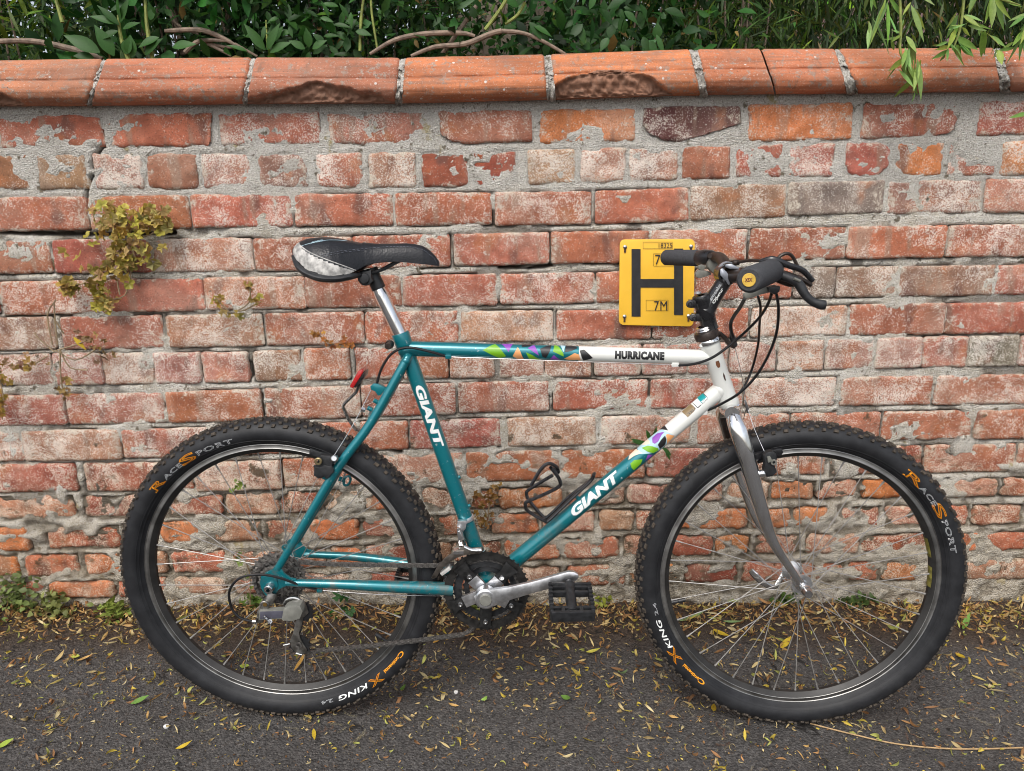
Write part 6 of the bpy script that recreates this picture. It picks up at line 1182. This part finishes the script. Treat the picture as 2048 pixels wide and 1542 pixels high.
m = MB(); m.plate([(1391, 547), (1398, 540), (1412, 541), (1420, 543), (1424, 549), (1410, 554), (1399, 557), (1392, 554)], -.15, .012); m.plate([(1397, 531), (1404, 529), (1411, 531), (1410, 539), (1403, 543), (1397, 538)], -.15, .01); m.build('shift_lever', M_GREYP, bar, bev=.002)
m = MB(); m.plate([(1417, 523), (1426, 508), (1442, 524), (1440, 537), (1446, 556), (1440, 556), (1424, 544), (1416, 535)], -.135, .02); m.build('shifter_body', M_GREYP, bar, bev=.003)
m = MB(); m.tube([P(1424, 514, -.14), P(1440, 530, -.15), P(1400, 560, -.19), P(1385, 580, -.2)], [.006, .006, .005, .004], 8, smooth_path=4) if 0 else m.cyl(P(1420, 512, -.13), P(1424, 512, -.15), .006, 10); m.build('lever_pivot', M_RUSTB, bar)
# cables at the front
cable('cable_housing', [P(1490, 596, .12), P(1480, 615, .09), P(1468, 632, .06), P(1462, 645, .04), P(1462, 660, .03), P(1466, 674, .02)], .0034)
cable('cable_housing', [P(1516, 593, .12), P(1521, 615, .10), P(1519, 650, .05), P(1516, 690, .0), P(1505, 735, -.04), P(1490, 770, -.03), P(1470, 795, -.01), P(1445, 815, .0)], .0024)
cable('cable_housing', [P(1543, 588, .15), P(1535, 610, .13), P(1516, 638, .10), P(1478, 675, .06), P(1430, 712, .045), P(1392, 727, .03), P(1356, 731, .010)], .0026)
cable('cable_housing', [P(1553, 588, .15), P(1557, 620, .14), P(1553, 665, .11), P(1537, 710, .09), P(1512, 752, .07), P(1480, 785, .055), P(1446, 806, .03), P(1412, 822, .006)], .0026)
m = MB(); m.plate([(1430, 664), (1444, 664), (1453, 672), (1464, 688), (1472, 686), (1475, 692), (1468, 698), (1459, 694), (1448, 680), (1440, 672), (1430, 674)], .008, .016); m.build('cable_hanger', M_RUSTB, bike, bev=.001)
m = MB(); m.cyl(P(1464, 672, .004), P(1470, 692, .004), .0055, 12); m.cyl(P(1463, 667, .006), P(1464, 673, .006), .0045, 10); m.build('cable_adjuster', M_BLKP, bike)
cable('bare_cable', [P(1470, 696, .004), P(1482, 745, .006), P(1494, 812, .008)], .0007, M_STEEL); m = MB(); m.tube([P(1490, 800, .008), P(1495, 818, .008), P(1496, 826, .008)], [.002, .0035, .002], 8); m.build('straddle_yoke', M_STEEL, bike)
cable('bare_cable', [P(1496, 818, .010), P(1504, 845, .022), P(1516, 875, .034), P(1533, 912, .052)], .0008, M_STEEL); cable('bare_cable', [P(1493, 815, -.004), P(1486, 850, -.03), P(1492, 900, -.06)], .0008, M_STEEL)
# cantilever brakes
m = MB(); m.plate([(1528, 912), (1535, 905), (1545, 902), (1553, 908), (1555, 918), (1550, 930), (1555, 945), (1545, 953), (1533, 955), (1528, 940), (1531, 928)], .064, .016); fb = m.build('cantilever_brake', M_BLKP, bike, bev=.003)
m = MB(); m.plate([(1510, 908), (1525, 905), (1545, 900), (1565, 897), (1567, 906), (1562, 912), (1545, 915), (1530, 918), (1515, 925), (1511, 918)], .034, .012); m.build('brake_pad', M_BLACK, fb, bev=.002)
m = MB(); m.lathe(P(1547, 924, .066), -BN, [(0, .0058), (.003, .0058), (.003, .003), (.001, .003)], 14); m.build('pad_bolt', M_GREYP, fb)
m = MB(); m.plate([(1535, 915), (1541, 913), (1545, 922), (1537, 926)], .070, .006); m.build('cable_anchor', M_GREYP, fb, bev=.001)
m = MB(); m.cyl(P(1519, 948, .052), P(1532, 946, .058), .0075, 14); m.build('brake_boss', M_CHROME, fb)
m = MB(); m.plate([(625, 933), (640, 935), (648, 930), (664, 933), (668, 944), (660, 952), (655, 958), (650, 958), (648, 952), (636, 958), (627, 950), (630, 938)], .068, .014); m.plate([(628, 935), (641, 910), (660, 912), (668, 922), (662, 935), (655, 950), (640, 958), (627, 952)], .066, .014); rb = m.build('cantilever_brake', M_BLKP, bike, bev=.003)
m = MB(); m.plate([(619, 897), (640, 904), (660, 908), (664, 918), (645, 918), (618, 909)], .034, .012); m.build('brake_pad', M_BLKP, rb, bev=.0015)
m = MB(); m.lathe(P(637, 922, .070), -BN, [(0, .0075), (.003, .0075), (.004, .0062), (.004, .0034), (.001, .0032)], 16); m.build('pad_bolt', simple('brass_bolt_dull', (.30, .24, .13), .4, .8), rb)
m = MB(); m.cyl(P(664, 917, .07), P(674, 917, .062), .0068, 6); m.cyl(P(668, 917, .074), P(669, 917, .060), .0058, 12); m.build('cable_anchor', M_STEEL, rb)
m = MB(); m.cyl(P(646, 952, .058), P(662, 958, .050), .0060, 14); m.build('brake_boss', M_TEAL, rb)
m = MB(); pts = [(676, 955), (690, 955), (696, 952), (702, 956), (700, 966), (692, 971), (684, 969), (680, 962)]; m.tube([P(678, 957, -.045), P(688, 960, -.045)], .0055, 10); m.tube([P(x, y, -.045) for x, y in [(688, 960), (691, 954), (699, 953), (701, 961), (695, 970), (688, 969), (688, 960)]], .0028, 8, smooth_path=3); m.build('brake_boss', M_TEAL, bike)
# rear cable hanger, thin cable, reflector
m = MB(); m.plate([(740, 773), (747, 767), (756, 768), (766, 773), (771, 778), (762, 790), (756, 792), (750, 783), (742, 780)], .024, .014); m.build('cable_hanger', M_TEAL, bike, bev=.0012)
for (x, y) in ((747, 800), (735, 815)): m = MB(); m.cyl(P(x, y, .032), P(x+9, y+5, .030), .0045, 12); m.build('rack_boss', M_TEAL, bike)
m = MB(); m.cyl(P(722, 818, .036), P(730, 820, .034), .005, 6); m.build('nut', M_STEEL, bike)
cable('bare_cable', [P(742, 780, .02), P(724, 816, .030), P(700, 860, .045), P(666, 915, .062)], .0008, M_STEEL)
m = MB(); m.tube([P(726, 752, .0), P(712, 785, .0), P(700, 796, .0), P(688, 808, .0), P(686, 814, .0), P(697, 838, .0), P(710, 858, .0), P(738, 866, .0)], .0030, 8, squash=(BN, 2.2)); m.build('reflector_bracket', M_GREASE, bike)
m = MB(); m.prism([P(x, y, .022) for x, y in [(716, 742), (724, 739), (727, 744), (706, 777), (699, 773)]], BN*.044); rf = m.build('reflector', M_RED, bike, bev=.0015)
m = MB(); m.prism([P(x, y, .019) for x, y in [(727, 745), (730, 747), (728, 756), (711, 776), (706, 775)]], BN*.038); m.build('reflector_back', M_BLACK, rf, bev=.001)
# ---- bottle cage
K = .0037
cg1 = [(1063, 970), (1075, 948), (1085, 936), (1098, 927), (1110, 930), (1116, 940), (1114, 948), (1108, 943), (1100, 935), (1090, 938), (1078, 953), (1066, 970)]
m = MB()
m.tube([P(1062, 971, .036), P(1083, 937, .036), (P(1098, 927, .034)), P(1113, 934, .030), P(1117, 945, .026)], K, 9, smooth_path=4)
m.tube([P(1117, 945, .026), P(1104, 937, .036), P(1101, 934, .038)], K, 9, smooth_path=3)
m.tube([P(1103, 937, .038), P(1112, 948, .038), P(1120, 962, .036), P(1118, 973, .034), P(1090, 988, .030), P(1055, 1003, .026), P(1051, 1010, .024), P(1056, 1022, .022), P(1088, 1041, .020), P(1098, 1040, .018), P(1140, 1000, .012), P(1180, 963, .010), P(1187, 950, .010)], K, 9, smooth_path=5)
m.tube([P(1106, 950, -.030), P(1060, 978, -.034), P(1053, 988, -.034), P(1060, 1003, -.032), P(1085, 1032, -.026), P(1095, 1034, -.02), P(1140, 992, -.012), P(1180, 962, -.010), P(1187, 950, -.010)], K, 9, smooth_path=5)
m.tube([P(1187, 950, .010), P(1189, 947, 0), P(1187, 950, -.010)], K, 9, smooth_path=3)
m.build('bottle_cage', M_BLACK, bike)
for (x, y) in ((1108, 1037), (1153, 993)): m = MB(); m.cyl(P(x, y), P(x+6, y+7), .004, 10); m.build('cage_bolt', M_TEAL, bike)
for (x, y) in ((917, 955), (937, 1012)): m = MB(); m.cyl(P(x, y), P(x+4, y-2), .004, 10); m.build('bottle_boss', M_TEAL, bike)
# ================================================================ the hydrant marker plate
YS = -.016
sg = empty('hydrant_sign', W(1315, 565, YS), 'yellow hydrant marker plate with a big black H screwed to the wall behind the handlebar', 'sign')
co = [W(1240, 479, YS), W(1390, 478, YS), W(1387, 653, YS), (W(1238, 650, YS))]
def SG(u, v, h=0): a = co[0]+(co[1]-co[0])*u; b = co[3]+(co[2]-co[3])*u; return a+(b-a)*v+Vector((0, -h, 0))
def suv(px, py):
    u, v = (px-1239)/150., (py-478.5)/173.
    for _ in range(6):
        q = project(SG(u, v)); u += (px-q[0])/150.; v += (py-q[1])/173.
    return u, v
ol = []
for (cu_, cv_, a0) in ((.065, .057, 180), (.935, .057, 270), (.935, .943, 0), (.065, .943, 90)):
    for k in range(6): a = math.radians(a0+90*k/5); ol.append(SG(cu_+.065*math.cos(a), cv_+.057*math.sin(a)))
m = MB(); m.prism(ol, Vector((0, .006, 0))); pl = m.build('plate', M_YEL, sg, bev=.001)
def sbox(x0, y0, x1, y1, mat, nm, h=.0014, fr=0):
    c = [SG(*suv(x, y), h) for x, y in ((x0, y0), (x1, y0), (x1, y1), (x0, y1))]; m = MB()
    if not fr: m.prism(c, Vector((0, .0010, 0)))
    else:
        for a, b in zip(c, c[1:]+c[:1]): m.tube([a, b], .00035, 4)
    return m.build(nm, mat, pl, smooth=False)
sbox(1263, 498, 1281, 633, M_INK, 'letter_stroke'); sbox(1348, 497, 1366, 630, M_INK, 'letter_stroke'); sbox(1281, 558, 1348, 575, M_INK, 'letter_stroke')
sbox(1286, 484, 1345, 497, M_INK, 'label_frame', fr=1); sbox(1307, 507, 1347, 532, M_INK, 'label_frame', fr=1); sbox(1292, 600, 1336, 621, M_INK, 'label_frame', fr=1)
def stxt(t, x0, y0, x1, y1):
    mapped('lettering', tube_text(t), lambda u, v, z: SG(*suv(x0+(x1-x0)*u, y1+(y0-y1)*v), .0022), M_INK, pl)
stxt(('18325', .004, 0), 1317, 486, 1344, 495.5); stxt(('70', .0, 0, 1.25), 1310, 509, 1335, 529); stxt(('7M', .0, 0, 1.1), 1308, 602, 1334, 621)
for (x, y) in ((1250, 494), (1382, 493), (1249, 633), (1377, 632)):
    m = MB(); c = W(x, y, YS-.001); m.lathe(c, (0, -1, 0), [(0, .0048), (.0015, .0046), (.0030, .0030), (.0034, 0)], 14); m.build('screw', M_STEEL, sg)
    m = MB(); c2 = W(x, y+6, YS-.0008); m.box(c2, ((1, 0, 0), (0, 1, 0), (0, 0, 1)), (.0022, .0012, .0062)); m.build('slot', simple('rust_slot', (.07, .035, .02), .9), sg)
